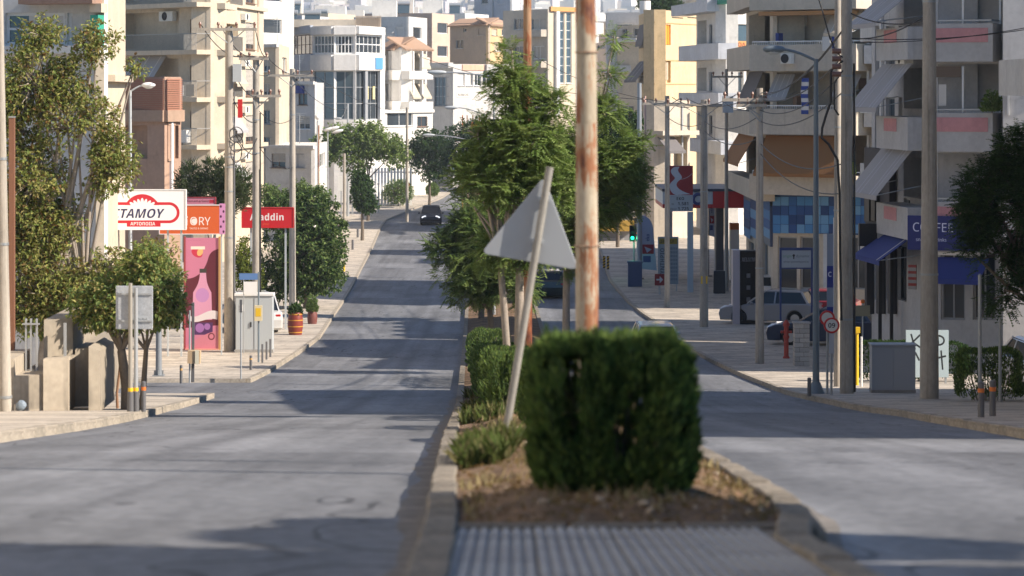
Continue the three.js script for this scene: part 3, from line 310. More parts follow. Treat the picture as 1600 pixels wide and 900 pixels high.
// --- beige balcony block with blue tiled shop
{ const b = new Building('shop_apartments', 'shaded beige apartments with deep balconies over a blue tiled shop', [[1166, 152], [1208, 136], [1362, 132.5]], -80, { back: 13, ti: 2 }), [l, f] = b.f; const par = beige;
  const rows = [[-30, 16], [70, 111], [170, 210], [272, 304]];
  rows.forEach(([v1, v2], i) => { f.slab(1196, v1, 1362, v2, 1.5, par, 'balcony'); l.slab(1160, v1 + 3, 1210, v2 - 1, 0.9, par, 'balcony'); f.rail(1200, v1 - 5, 1358, v1, 1.45, whiteFr); if (i < 3) { f.recess(1214, v2 + 2, 1354, rows[i + 1][1] - 8, 1.6); l.recess(1170, v2 + 4, 1203, rows[i + 1][1] - 10, 0.9); } });
  const dr = (u1, v1, u2, v2, m, nm = 'balcony_door') => f.box(nm, u1, v1, u2, v2, -1.57, -1.5, m); dr(1232, 40, 1247, 104, fabWhite); dr(1262, 26, 1282, 104, glassBlue); dr(1286, 30, 1300, 104, brownFr); dr(1240, 122, 1282, 204, fabWhite, 'curtain'); dr(1216, 120, 1234, 204, dark); dr(1300, 122, 1330, 204, brownFr); dr(1336, 30, 1352, 104, glassDark);
  aircon(f, 1225, 24, 1240, 40, -1.3); aircon(f, 1306, 140, 1322, 154, -1.3); aircon(f, 1250, 84, 1266, 100, 1.52); f.box('downpipe', 1356, -60, 1359, 470, 0.02, 0.12, whiteFr); for (const [u, v, w2] of [[1225, 52, 5], [1320, 50, 7], [1252, 150, 6], [1290, 260, 8]]) f.box('stored_box', u, v, u + w2, v + 14, 0.4, 0.8, pick([fabBlue, fabTan, woodB, whiteFr])); f.box('laundry', 1310, 58, 1322, 80, 1.52, 1.54, fabWhite); f.box('laundry', 1325, 58, 1334, 76, 1.52, 1.54, fabBlue); f.box('ledge', 1205, 18, 1345, 24, 0.2, 1.2, mat([0.4, 0.22, 0.1], 0.8));
  f.awning(1212, 212, 1345, 270, 1.2, fabOch, 0.9); l.awning(1166, 205, 1192, 252, 1, fabOch, 0.3); l.awning(1174, 112, 1196, 160, 0.7, fabDark, 0.1); f.awning(1216, 116, 1246, 152, 0.9, fabGrey, 0.2, [fabWhite, [0.2, 0.5, 0.8]]); f.awning(1306, 18, 1350, 52, 1.0, fabTan, 0.2, [fabWhite, [0.25, 0.5, 0.75]]); f.awning(1318, 116, 1350, 146, 0.9, fabGrey, 0.2, [fabWhite, [0.3, 0.6]]);
  // blue tiled shop band: each tile its own piece
  const bl = [[0.02, 0.07, 0.22], [0.03, 0.11, 0.3], [0.06, 0.2, 0.42], [0.015, 0.05, 0.16], [0.12, 0.28, 0.48]].map(c => mat(c, 0.75)); const host = f.box('shop_fascia', 1210, 306, 1362, 365, 0.02, 0.2, mat([0.02, 0.05, 0.14], 0.5)); for (let r = 0; r < 4; r++) for (let c = 0; c < 12; c++) f.box('tile', 1211 + c * 12.5 + 0.4, 307 + r * 14.4 + 0.4, 1211 + (c + 1) * 12.5 - 0.4, 307 + (r + 1) * 14.4 - 0.4, 0.2, 0.215 + 0.012 * rnd(), pick(bl), host); const h2 = l.box('shop_fascia', 1166, 312, 1208, 372, 0.02, 0.15, mat([0.04, 0.06, 0.12], 0.5)); for (let r = 0; r < 4; r++) for (let c = 0; c < 4; c++) l.box('tile', 1167 + c * 10.3, 313 + r * 14.6, 1176.6 + c * 10.3, 326.8 + r * 14.6, 0.15, 0.17, pick(bl), h2);
  for (const u of [1215, 1250, 1288]) f.win(u, 370, u + 30, 452, { nx: 1, frame: greyFr, glass: glassDark, sill: false }); for (const u of [1170, 1180, 1192]) l.win(u, 378, u + 8, 456, { nx: 1, frame: greyFr, glass: glassBlue, sill: false }); f.win(1322, 370, 1356, 452, { nx: 2, frame: greyFr, sill: false });
  f.box('column', 1292, 365, 1301, 470, 0.02, 0.35, plaster([0.5, 0.55, 0.62])); b.done(beige);
  // potted plant and flag on the balconies stay with the flat
  mesh('flag', (() => { const gs = []; const a = f.rect(1280, 122, 1291, 178); for (let k = 0; k < 9; k++) gs.push(f.put(ubox(a[2] - a[0], (a[3] - a[1]) / 9, 0.02, (a[0] + a[2]) / 2 + 0.03 * Math.sin(k), a[1] + (k + 0.5) * (a[3] - a[1]) / 9, 1.7))); return gs.filter((_, i) => i % 2 === 0); })(), mat([0.03, 0.06, 0.25], 0.8), b.g); mesh('flag_stripe', (() => { const gs = []; const a = f.rect(1280, 122, 1291, 178); for (let k = 1; k < 9; k += 2) gs.push(f.put(ubox(a[2] - a[0], (a[3] - a[1]) / 9, 0.02, (a[0] + a[2]) / 2 + 0.03 * Math.sin(k), a[1] + (k + 0.5) * (a[3] - a[1]) / 9, 1.7))); return gs; })(), fabWhite, b.g); }
// --- pink balcony block
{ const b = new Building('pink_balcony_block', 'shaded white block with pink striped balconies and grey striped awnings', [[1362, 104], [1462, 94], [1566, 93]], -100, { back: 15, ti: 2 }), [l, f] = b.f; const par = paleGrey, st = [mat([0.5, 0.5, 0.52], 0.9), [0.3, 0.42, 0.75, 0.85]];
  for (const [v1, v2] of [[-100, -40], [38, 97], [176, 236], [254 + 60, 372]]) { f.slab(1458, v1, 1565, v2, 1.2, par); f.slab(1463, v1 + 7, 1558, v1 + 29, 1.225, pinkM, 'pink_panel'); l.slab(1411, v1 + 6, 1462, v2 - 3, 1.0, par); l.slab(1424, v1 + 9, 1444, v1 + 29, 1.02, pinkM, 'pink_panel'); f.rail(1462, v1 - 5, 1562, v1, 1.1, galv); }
  for (const v of [-36, 100, 240]) { f.recess(1466, v, 1562, v + 74, 1.5); l.recess(1412, v + 6, 1456, v + 70, 1.0); }
  aircon(f, 1540, 150, 1556, 168, -1.4); aircon(l, 1430, 88, 1444, 100, 0.4); f.box('laundry', 1478, 132, 1490, 165, 0.9, 0.92, fabWhite); f.box('downpipe', 1562, -60, 1565, 480, 0.02, 0.1, whiteFr); l.box('downpipe', 1379, -60, 1381, 470, 0.02, 0.12, whiteFr); f.box('balcony_post', 1515, 0, 1518, 40, 0.9, 1, whiteFr); f.box('balcony_post', 1515, 104, 1518, 176, 0.9, 1, whiteFr); f.box('balcony_window', 1472, 120, 1512, 170, -1.46, -1.4, glassBlue); f.box('balcony_door', 1528, 6, 1552, 40, -1.46, -1.4, glassDark); f.box('blind', 1466, 104, 1514, 121, 1.0, 1.03, mat([0.16, 0.12, 0.09], 0.9));
  for (const v of [40, 152]) for (const [a, c] of [[1367, 1375], [1384, 1398], [1404, 1410]]) l.win(a, v, c, v + 82, { nx: 1, ny: 2, frame: greyFr, glass: glassBlue, sill: false });
  l.awning(1402, -8, 1450, 38, 1.3, fabGrey, 0.6, st); l.awning(1404, 100, 1452, 168, 1.3, fabGrey, 0.6, st); l.awning(1404, 232, 1452, 302, 1.3, fabGrey, 0.6, st);
  l.box('dark_fascia', 1362, 232, 1402, 350, 0.05, 0.3, mat([0.05, 0.045, 0.045], 0.7)); for (const u of [1372, 1381]) l.box('dark_pillar', u, 262, u + 6, 345, 0.3, 0.5, black); l.win(1412, 310, 1422, 345, { nx: 1, frame: whiteFr }); l.box('light_panel', 1412, 345, 1436, 368, 0.02, 0.2, whiteFr);
  l.box('dark_cladding', 1362.5, 351, 1409, 383, 0.04, 0.26, mat([0.05, 0.045, 0.045], 0.7)); for (const u of [1363, 1381, 1399]) l.box('dark_pillar', u, 383, u + 3.4, 490, 0.02, 0.3, mat([0.05, 0.045, 0.045], 0.7)); for (const u of [1366.6, 1384.6, 1402.6]) l.win(u, 385, u + 14, 470, { nx: 1, frame: black, glass: glassDark, sill: false });
  f.win(1470, 395, 1508, 500, { nx: 2, frame: greyFr, sill: false }); f.win(1520, 395, 1556, 500, { nx: 2, frame: greyFr, sill: false });
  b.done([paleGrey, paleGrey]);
  const s = signMat(512, 256, (g, w, h) => { g.fillStyle = '#16266f'; g.fillRect(0, 0, w, h); g.fillStyle = '#dfe4f5'; g.font = '92px sans-serif'; g.fillText('COFFEE', 34, 118, 300); g.font = '34px sans-serif'; g.fillText('snacks · drinks', 60, 190); });
  f.box('shop_sign', 1436, 335, 1546, 388, 1.24, 1.4, s); f.box('light_strip', 1462, 391, 1545, 396, 1.1, 1.2, mat([0.8, 0.76, 0.68], 0.4)); l.awning(1410, 362, 1452, 402, 1.3, fabBlue, 0.5, [fabWhite, [0.9]]); f.awning(1480, 400, 1560, 430, 1.2, fabBlue, 1.2); f.box('striped_board', 1428, 412, 1440, 450, 0.6, 0.7, signMat(64, 128, (g, w, h) => { g.fillStyle = '#8f8b86'; g.fillRect(0, 0, w, h); g.fillStyle = '#8c2a22'; for (let k = 0; k < 4; k++) g.fillRect(0, k * 32, w, 14); })); }
// --- white wing beside it, and the buildings along the right-hand pavement that stand outside the frame and shade the street
{ const b = new Building('white_wing', 'plain white plastered wing projecting beside the pink balconies', [[1566.5, 93.5], [1567.5, 85], [1760, 84]], -100, { back: 16 }), [l, f] = b.f; f.box('downpipe', 1574, 120, 1577, 180, 0, 0.1, paleGrey); f.win(1640, 40, 1690, 110, {}); f.win(1640, 170, 1690, 240, {}); f.slab(1569, 250, 1760, 258, 0.3, white, 'cornice'); b.done(plaster([0.66, 0.65, 0.64])); }
function streetBlock(label, X0, Z0, Z1, H, depth, m) { const g = new THREE.Group(); g.name = numbered('street_block'); g.position.set(X0, gy(Z1) - 0.1, -(Z0 + Z1) / 2); g.userData = { label, category: 'building', group: 'blocks along the right pavement' }; scene.add(g); const L = Z1 - Z0, up = gy(Z0) - gy(Z1) + 0.1; mesh('wall', ubox(depth, H + up, L, depth / 2, (H + up) / 2, 0), m, g); for (let y = up + 3.4; y < H + up - 1; y += 3.1) { mesh('balcony', ubox(1.1, 0.9, L - 1.5, -0.5, y, 0), white, g); for (let z = -L / 2 + 1.6; z < L / 2 - 1; z += 3) mesh('window', ubox(0.06, 1.6, 1.4, -0.02, y + 1.4, z), glassDark, g); } mesh('parapet', ubox(depth + 0.3, 0.5, L + 0.2, depth / 2, H + up + 0.252, 0), white, g); return g; }
streetBlock('tall beige street block beside the near pavement', 9.8, -26, 8.0, 14, 5, beige);
streetBlock('pale street block across the road on the near left', -31, -26, 20, 17, 14, white);
streetBlock('cream street block across the road behind the retaining wall', -33, 24, 58, 16, 16, cream);
streetBlock('low cream street block set between taller ones', 12.2, 33, 50, 7.2, 10, cream);
streetBlock('tall white street block beside the right hand kerb trees', 13.5, 50.5, 69.5, 11.5, 10, white);
streetBlock('pale street block hidden behind the pink balcony block', 16.3, 105.5, 118.5, 14, 10, cream);
streetBlock('tall street block hidden behind the blue tiled shop', 18.3, 131, 176, 14, 10, beige);
// --- generic roofs filling the slope behind
const fillers = [];
{ const mats = [[white, 'white'], [cream, 'cream'], [beige, 'beige'], [paleGrey, 'pale grey'], [plaster([0.7, 0.66, 0.6]), 'off-white'], [plaster([0.66, 0.5, 0.4]), 'salmon']]; const list = []; const near = u => u < 300 ? 'the beige apartment block' : u < 430 ? 'the utility poles' : u < 600 ? 'the bowed glass offices' : u < 690 ? 'the tiled balcony house' : u < 800 ? 'the tan stucco house' : u < 910 ? 'the orange corniced block' : u < 1010 ? 'the stepped white house' : u < 1200 ? 'the yellow block' : 'the shaded right hand blocks';
  for (let k = 0; k < 44; k++) list.push([rr(395, 1010), rr(400, 900), rr(9, 17)]);
  for (const [u, Z, w0] of [[470, 345, 14], [520, 380, 16], [640, 360, 12], [690, 400, 14], [610, 330, 9], [860, 395, 14], [950, 420, 12], [20, 150, 12], [330, 260, 16], [430, 300, 12], [1060, 300, 16], [1130, 280, 16], [1420, 180, 20], [1540, 170, 20], [120, 260, 20], [240, 300, 18]]) list.push([u, Z, w0]);
  list.forEach(([u, Z, w], i) => { const top = i < 44 ? lerp(14, 46, rnd()) + (900 - Z) * 0.03 : rr(16, 44); const hw = w / 2 * F / Z, [wm, wn] = pick(mats), hs = rnd() < 0.6, ha = rnd() < 0.5; const tv = Z < 300 ? -40 : top; const b = new Building('hill_house', `${wn} flat roofed building ${hs ? (ha ? 'with solar heater and aerial' : 'with solar heater') : ha ? 'with roof aerial' : 'with plain roof'} behind ${near(u)}`, [[u - hw, Z], [u + hw * 0.5, Z - 3], [u + hw, Z + 5]], tv, { back: 9, group: 'flat roofed buildings on the slope behind' }), [f, e] = b.f; const s = F / Z, st = 3.1 * s; for (let v = tv + st * 0.4, n = 0; n < 4 && v < 150; v += st, n++) { for (let q = 0; q < 3; q++) { const a = u - hw + (q + 0.25) * hw * 0.5; f.win(a, v, a + hw * 0.24, v + st * 0.45, { nx: 1, sill: false, fr: 0.1, frame: whiteFr, glass: pick([glassDark, glassBlue, fabTan]) }); } if (n % 2 === 0 && Z < 620) { f.rail(u - hw * 0.9, v + st * 0.2, u + hw * 0.1, v + st * 0.5, 0.4, whiteFr); f.awning(u - hw * 0.45, v - st * 0.02, u - hw * 0.15, v + st * 0.28, 0.8, pick([fabTan, fabGrey, fabWhite]), 0.05); } if (n % 2) f.slab(u - hw * 0.9, v + st * 0.5, u + hw * 0.45, v + st * 0.75, 1.1, white); e.win(u + hw * 0.62, v, u + hw * 0.85, v + st * 0.45, { nx: 1, sill: false, frame: whiteFr }); } b.done(wm); mesh('stair_head', ubox(3, 2.2, 3, rr(-2, 2), b.H + 1.1, -5), white, b.g); if (hs) solar(b, rr(-2, 2), b.H, -3); if (ha) antenna(b, rr(-2, 2), b.H, -3); fillers.push(b); }); }

// ================= street furniture =================
const concPole = (() => { const t = dataTex(256, (x, y) => { const a = fbm(x * 4, y * 8, 4), b = fbm(x * 40, y * 80, 40, 3), s = fbm(x * 20, y * 2, 20, 3); const g = 214 + (a - 0.47) * 36 + (b - 0.45) * 34 - Math.max(0, s - 0.52) * 160; return [g, g * 0.97, g * 0.92]; }); const t2 = rep(t, 1, 0.14); return c => mat(c, 0.92, { map: t2 }); })();
const cpLight = concPole([0.57, 0.55, 0.52]), cpDark = cpLight, cpMid = cpLight;
const rustTex = dataTex(512, (x, y) => { const a = fbm(x * 5, y * 9 + 3, 0 || 5, 5), s = fbm(x * 16, y * 2.5, 16, 4), n = fbm(x * 60, y * 60, 60, 3), r = sstep(0.51, 0.62, a * 0.55 + s * 0.55 + (n - 0.45) * 0.25), d = sstep(0.64, 0.7, a * 0.6 + s * 0.5); const base = [166, 154, 134].map(c => c + (n - 0.45) * 40 + (s - 0.45) * 40), ru = [124 - 44 * d + n * 34, 80 - 34 * d + n * 28, 54 - 16 * d + n * 20]; return base.map((c, i) => lerp(c, ru[i], r)); });
const rusty = new THREE.MeshStandardMaterial({ map: rep(rustTex, 1, 0.35), roughness: 0.8, metalness: 0.05 });
const rusty2 = new THREE.MeshStandardMaterial({ color: new THREE.Color().setRGB(0.85, 0.6, 0.45), map: rep(rustTex, 1, 0.22), roughness: 0.8 });
const insul = mat([0.2, 0.1, 0.07], 0.35), woodM = mat([0.25, 0.14, 0.08], 0.85), yellowP = paint([0.75, 0.48, 0.02]), redP = paint([0.5, 0.02, 0.02]), blueP = paint([0.04, 0.14, 0.4]), tealLamp = metal([0.16, 0.2, 0.23], 0.55, 0.2), whiteP = paint([0.75, 0.75, 0.73]), orangeP = paint([0.7, 0.18, 0.03]), greyP = paint([0.42, 0.45, 0.46], 0.5), dkGrey = paint([0.12, 0.12, 0.125], 0.5);
function crossarm(t, v, u1, u2, pu, w = 0.1, m = cpMid) { const y = t.y(v), x1 = t.x(u1), x2 = t.x(u2), c = t.part('crossarm', [ubox(x2 - x1, w * 1.1, w, (x1 + x2) / 2, y, 0.17)], m); const n = 4, gs = []; for (let k = 0; k < n; k++) { const x = lerp(x1 + 0.08, x2 - 0.08, k / (n - 1)); if (Math.abs(x - t.x(pu)) < 0.12) continue; gs.push(cyl(0.03, 0.035, 0.1, x, y + w / 2, 0.17, 8), cyl(0.06, 0.05, 0.06, x, y + w / 2 + 0.1, 0.17, 8), cyl(0.035, 0.06, 0.07, x, y + w / 2 + 0.16, 0.17, 8)); } if (gs.length) t.part('insulator', gs, insul, c); t.part('brace', [bar(V3(t.x(pu), y - 0.55, 0.12), V3(lerp(t.x(pu), x1, 0.6), y, 0.17), 0.02), bar(V3(t.x(pu), y - 0.55, 0.12), V3(lerp(t.x(pu), x2, 0.6), y, 0.17), 0.02)], steel, c); }
function utilityPole(label, u, vb, vt, w1, w2, m, o = {}) {
  const t = new Thing(o.name ?? 'utility_pole', label, 'pole', 'utility poles along the pavements', u, vb, o), H = t.y(vt), r1 = w1 / 2 / t.s, r2 = w2 / 2 / t.s, lean = (o.lean ?? 0) / t.s, pts = [], rs = []; for (let k = 0; k <= 6; k++) { pts.push(V3(lean * k / 6, H * k / 6 - (k ? 0 : 0.1), 0)); rs.push(lerp(r1, r2, k / 6)); } t.part('shaft', [taper(pts, rs, 14), cyl(r2, r2, 0.02, lean, H - 0.01, 0, 14)], m);
  for (const a of o.arms ?? []) crossarm(t, a[0], a[1], a[2], u + (o.lean ?? 0));
  for (const v of o.bands ?? []) { const y = t.y(v), r = lerp(r1, r2, y / H) + 0.012; t.part('clamp_band', cyl(r, r, 0.05, lean * y / H, y, 0, 14), steel); }
  if (o.conduit) { const r = r1 + 0.025; t.part('conduit', [bar(V3(r, 0.05, 0.02), V3(r * 0.9 + lean * 0.8, H * 0.8, 0.02), 0.03), bar(V3(r - 0.02, 0.05, 0.09), V3(r * 0.85 + lean * 0.6, H * 0.6, 0.07), 0.02)], o.conduit); }
  t.H = H; return t;
}
function lampHead(t, x, y, dir, m, parent, L = 0.75) { const g = new THREE.SphereGeometry(1, 14, 8); g.scale(L / 2, 0.11, 0.15); g.translate(x + dir * L * 0.4, y, 0); const h = t.part('lamp_head', g, m, parent); const l = new THREE.SphereGeometry(1, 12, 6, 0, Math.PI * 2, Math.PI / 2, Math.PI / 2); l.scale(L * 0.33, 0.1, 0.12); l.translate(x + dir * L * 0.42, y - 0.05, 0); t.part('lens', l, mat([0.6, 0.62, 0.6], 0.2), h); return h; }
function streetLamp(label, u, vb, vt, hu, hv, o = {}) {
  const t = new Thing('street_lamp', label, 'street lamp', 'street lamps', u, vb, o), H = t.y(vt), r = (o.w ?? 8) / 2 / t.s, m = o.m ?? galv, dir = Math.sign(hu - u), pts = [], rs = []; for (let k = 0; k <= 5; k++) { pts.push(V3(0, H * k / 5 - (k ? 0 : 0.08), 0)); rs.push(lerp(r, r * 0.62, k / 5)); }
  t.part('shaft', taper(pts, rs, 12), m); if (o.flare) t.part('base', cyl(r * 1.2, r * 2.6, 0.3, 0, 0, 0, 8), m);
  const hx = t.x(hu), hy = t.y(hv), a = []; for (let k = 0; k <= 5; k++) { const q = k / 5; a.push(V3(hx * q, lerp(H - 0.05, hy, Math.sin(q * Math.PI / 2)), 0)); } const arm = t.part('arm', taper(a, a.map(() => 0.035), 8), m); lampHead(t, hx - dir * 0.1, hy, dir, o.hm ?? m, undefined, o.L); return t;
}
function wire(label, p, q, sag, r = 0.014) { const P = ([u, v, Z]) => V3((u - 800) * Z / F, CY - (v - VH) * Z / F, -Z), a = P(p), b = P(q), pts = []; for (let k = 0; k <= 12; k++) { const t = k / 12; pts.push(a.clone().lerp(b, t).add(V3(0, -sag * 4 * t * (1 - t), 0))); } const o = mesh('overhead_cable', taper(pts, pts.map(() => r), 5), black, scene); o.userData = { label, category: 'cable', group: 'overhead cables' }; return o; }

// left side
utilityPole('pale concrete pole rising beside the retaining wall', 8, 643, -60, 21, 9, cpLight, { bands: [250, 383, 622], lean: -9 });
{ const t = new Thing('steel_post', 'rusty brown square steel post by the concrete pole', 'post', undefined, 19, 640); t.box('shaft', 14.5, 184, 23, 640, -0.06, 0.06, paint([0.2, 0.09, 0.05], 0.7)); t.box('cap', 14, 181.5, 23.5, 184, -0.07, 0.07, steel); }
{ const t = utilityPole('pale concrete pole with wide crossarm beside the pink panel', 358, 549, 42, 16, 12, cpLight, { bands: [246, 262, 300, 372], arms: [[46, 310, 402]], conduit: dkGrey }); t.box('red_wrap', 372, 155, 379, 184, 0.02, 0.14, redP); t.part('cable_coil', [0, 1, 2].map(k => { const g = new THREE.TorusGeometry(0.28 + k * 0.05, 0.018, 5, 18); g.rotateY(0.5 + k * 0.3); g.translate(0.28, t.y(210 + k * 14), 0.1); return g; }), black); t.box('junction_box', 365, 100, 378, 128, 0.1, 0.3, greyP); }
utilityPole('slimmer concrete pole behind the grey cabinet', 400, 528, 88, 13, 10, cpMid, { arms: [[92, 374, 420], [150, 392, 440]], conduit: black, bands: [188, 240] });
utilityPole('concrete pole with dark crossarm behind the round street tree', 457, 487, 108, 11, 8.5, cpLight, { arms: [[118, 418, 490]], bands: [180] });
utilityPole('thin concrete pole by the far left pavement', 636, 345, 168, 5, 4, cpMid, {});
utilityPole('rust coloured thin pole by the far left pavement', 497.5, 380, 196, 3.4, 3, rusty2, {});
utilityPole('pair pole of dark timber beyond the round street tree', 538, 352, 240, 5, 4, cpDark, {});
streetLamp('tall lamp mast with short arm by the far left pavement', 543.5, 338, 162, 531, 185, { w: 5 });
streetLamp('grey lamp post with white head above the brown building', 203.5, 545, 141, 227, 133, { w: 7, L: 0.55, hm: whiteP, m: greyP });
{ const t = new Thing('globe_lamp', 'slim lamp post with white globe by the far left pavement', 'street lamp', 'street lamps', 496, 392); t.part('shaft', cyl(0.04, 0.06, t.y(188), 0, 0, 0, 8), galv); const g = new THREE.SphereGeometry(0.19, 12, 10); g.translate(0, t.y(183), 0); t.part('globe', g, whiteP); }
{ const t = new Thing('cluster_lamp', 'lamp post with cluster of pale heads by the far left pavement', 'street lamp', 'street lamps', 512, 385); t.part('shaft', cyl(0.05, 0.07, t.y(206), 0, 0, 0, 8), galv); for (const [dx, dy] of [[0.1, 0.05], [0.45, 0.12], [0.75, -0.1]]) { const g = new THREE.SphereGeometry(1, 12, 8); g.scale(0.42, 0.13, 0.2); g.rotateZ(0.25); g.translate(dx, t.y(203) + dy, 0); t.part('lamp_head', g, whiteP); } }
{ const t = new Thing('signal_gantry', 'pale steel mast with long horizontal arm and camera box', 'signal mast', undefined, 551, 335); t.box('mast', 549.3, 236, 552, 335, -0.07, 0.07, galv); t.box('arm', 552, 238, 594, 240.5, -0.05, 0.05, galv); t.box('camera_box', 548, 249, 556, 259, 0.08, 0.35, whiteP); t.box('signal_head', 545, 305, 549, 318, -0.1, 0.12, black); }
for (const [label, u, vb, v1, v2, hw, col] of [['white rectangular notice on a thin post by far pavement', 533, 340, 275, 298, 5, whiteP], ['round pale sign on short post by far shrub', 619.5, 318, 283, 294, 3.4, whiteP], ['red sign on short post beside far shrub', 637, 316, 286, 293, 3.4, redP], ['small blank sign post along the far left kerb', 591, 332, 286, 289, 1.6, galv]]) { const t = new Thing('small_sign', label, 'sign', undefined, u, vb); t.box('post', u - 0.9, v1, u + 0.9, vb, -0.03, 0.03, galv); t.box('plate', u - hw, v1, u + hw, v2, 0.035, 0.055, col); }
// retaining wall in stepped pieces
{ const t = new Thing('retaining_wall', 'stepped stained concrete retaining wall under the roadside tree', 'wall', undefined, 58, 642); const cw = concPole([0.44, 0.41, 0.36]), pw = concPole([0.54, 0.5, 0.44]);
  const prism = (u1, u2, z1, z2, vt, dep, slope = 0) => { const x1 = t.x(u1), x2 = t.x(u2), h = t.y(vt), q = [V3(x1, -0.1, z1), V3(x2, -0.1, z2), V3(x2, -0.1, z2 - dep), V3(x1, -0.1, z1 - dep), V3(x1, h, z1), V3(x2, h - slope, z2), V3(x2, h - slope, z2 - dep), V3(x1, h, z1 - dep)], g = new ConvexGeometry(q), p = g.attributes.position, uv = new Float32Array(p.count * 2); for (let i = 0; i < p.count; i++) { uv[2 * i] = p.getX(i) + p.getZ(i); uv[2 * i + 1] = p.getY(i); } g.setAttribute('uv', new THREE.BufferAttribute(uv, 2)); return g; };
  t.part('wall_block', prism(-90, 22, 0.5, 0.02, 560, 2), pw); t.part('wall_block', prism(22, 66, 0, -0.36, 588, 3), pw); t.part('wall_block', prism(66, 98, -0.3, -0.6, 566, 4), cw); t.part('wall_block', prism(98, 131, -1.5, -1.7, 556, 4), cw); t.part('buttress', prism(131, 147, -0.6, -0.75, 546, 2, 0.1), cw); t.part('upper_wall', prism(52, 94, -1.2, -1.5, 508, 3), cw); t.part('coping', prism(64, 99, -0.26, -0.56, 563, 0.3), pw);
  for (const u of [24, 32, 41]) t.box('fence_post', u, 505, u + 2.6, 590, -1.1, -1.04, galv); t.box('fence_rail', 20, 512, 48, 514.5, -1.03, -1.0, galv); t.box('drain_pipe', 86, 512, 89.5, 566, -1.1, -1.0, galv); }
{ const t = new Thing('litter_bag', 'crumpled bluish plastic bag at the foot of the wall', 'litter', undefined, 33, 643); const g = new THREE.IcosahedronGeometry(0.12, 3), p = g.attributes.position; for (let i = 0; i < p.count; i++) { const k = 0.7 + 0.6 * fbm(p.getX(i) * 9 + 5, p.getY(i) * 9 + p.getZ(i) * 7 + 9); p.setXYZ(i, p.getX(i) * k * 0.9, p.getY(i) * k * 0.9 + 0.12, p.getZ(i) * k * 0.7); } g.computeVertexNormals(); t.part('bag', g, mat([0.2, 0.25, 0.3], 0.6)); }
// rectangular sign seen from behind on two posts, and bollards
{ const t = new Thing('road_sign', 'blank grey back of a rectangular road sign on two posts', 'road sign', undefined, 208, 643); for (const [u, m] of [[204.5, paint([0.3, 0.28, 0.24], 0.7)], [212.5, galv]]) { const p = t.part('post', cyl(0.036, 0.045, t.y(u < 206 ? 442 : 450), t.x(u), 0, u < 206 ? 0.06 : 0.0, 10), m); t.part('yellow_band', cyl(0.052, 0.052, 0.07, t.x(u), t.y(611), u < 206 ? 0.06 : 0, 10), yellowP, p); t.part('sleeve', cyl(0.062, 0.066, t.y(612), t.x(u), 0, u < 206 ? 0.06 : 0, 10), dkGrey, p); } 
  const pl = rbox(t.x(238) - t.x(180), t.y(447) - t.y(515), 0.03, 0.012, (t.x(180) + t.x(238)) / 2, (t.y(447) + t.y(515)) / 2, -0.08); const o = t.part('plate', pl, mat([0.5, 0.53, 0.56], 0.5, { map: grT })); t.part('channel', [t.geo(181, 458, 237, 461, -0.063, -0.04), t.geo(181, 500, 237, 503, -0.063, -0.04)], galv, o); t.box('graffiti', 214, 494, 231, 507, -0.0645, -0.0635, signMat(128, 96, (g, w, h) => { g.fillStyle = '#a9aeb2'; g.fillRect(0, 0, w, h); g.strokeStyle = '#4c5054'; g.lineWidth = 5; g.beginPath(); for (let k = 0; k < 7; k++) { g.moveTo(8 + k * 16, 20 + (k % 3) * 9); g.bezierCurveTo(20 + k * 16, 90, 2 + k * 18, 70, 26 + k * 14, 34); } g.stroke(); }), o); }
function bollard(label, u, vb, vt, w, o = {}) { const t = new Thing('bollard', label, 'bollard', o.group ?? 'black steel bollards', u, vb, o), H = t.y(vt), r = w / 2 / t.s; t.part('shaft', [cyl(r, r * 1.05, H, 0, 0, 0, 12), (() => { const g = new THREE.SphereGeometry(r, 12, 6, 0, 6.3, 0, 1.57); g.scale(1, 0.4, 1); g.translate(0, H, 0); return g; })()], o.m ?? dkGrey); if (o.band) t.part('reflective_band', cyl(r * 1.06, r * 1.06, H * 0.12, 0, H * 0.72, 0, 12), o.band); return t; }
bollard('black bollard with orange band next to the blank road sign', 224.5, 643, 597, 7, { band: orangeP });
for (const [u, vb, vt] of [[283, 599, 571], [301, 597, 569], [392, 578, 556]]) bollard('thin black bollard with dull top on the lit left pavement', u, vb, vt, 4.4, { band: paint([0.5, 0.3, 0.1]) });
for (const [u, vb, vt] of [[410, 567, 538], [416.5, 562, 534], [422.5, 558, 530]]) bollard('black square topped bollard in the row by the grey cabinet', u, vb, vt, 3.2);
for (const [u, vb, vt] of [[551, 390, 375], [559, 371, 358]]) bollard('short black bollard on the far left kerb', u, vb, vt, 3.6);
bollard('yellow marker bollard on the far left kerb', 537.5, 424, 409, 3.2, { m: yellowP });
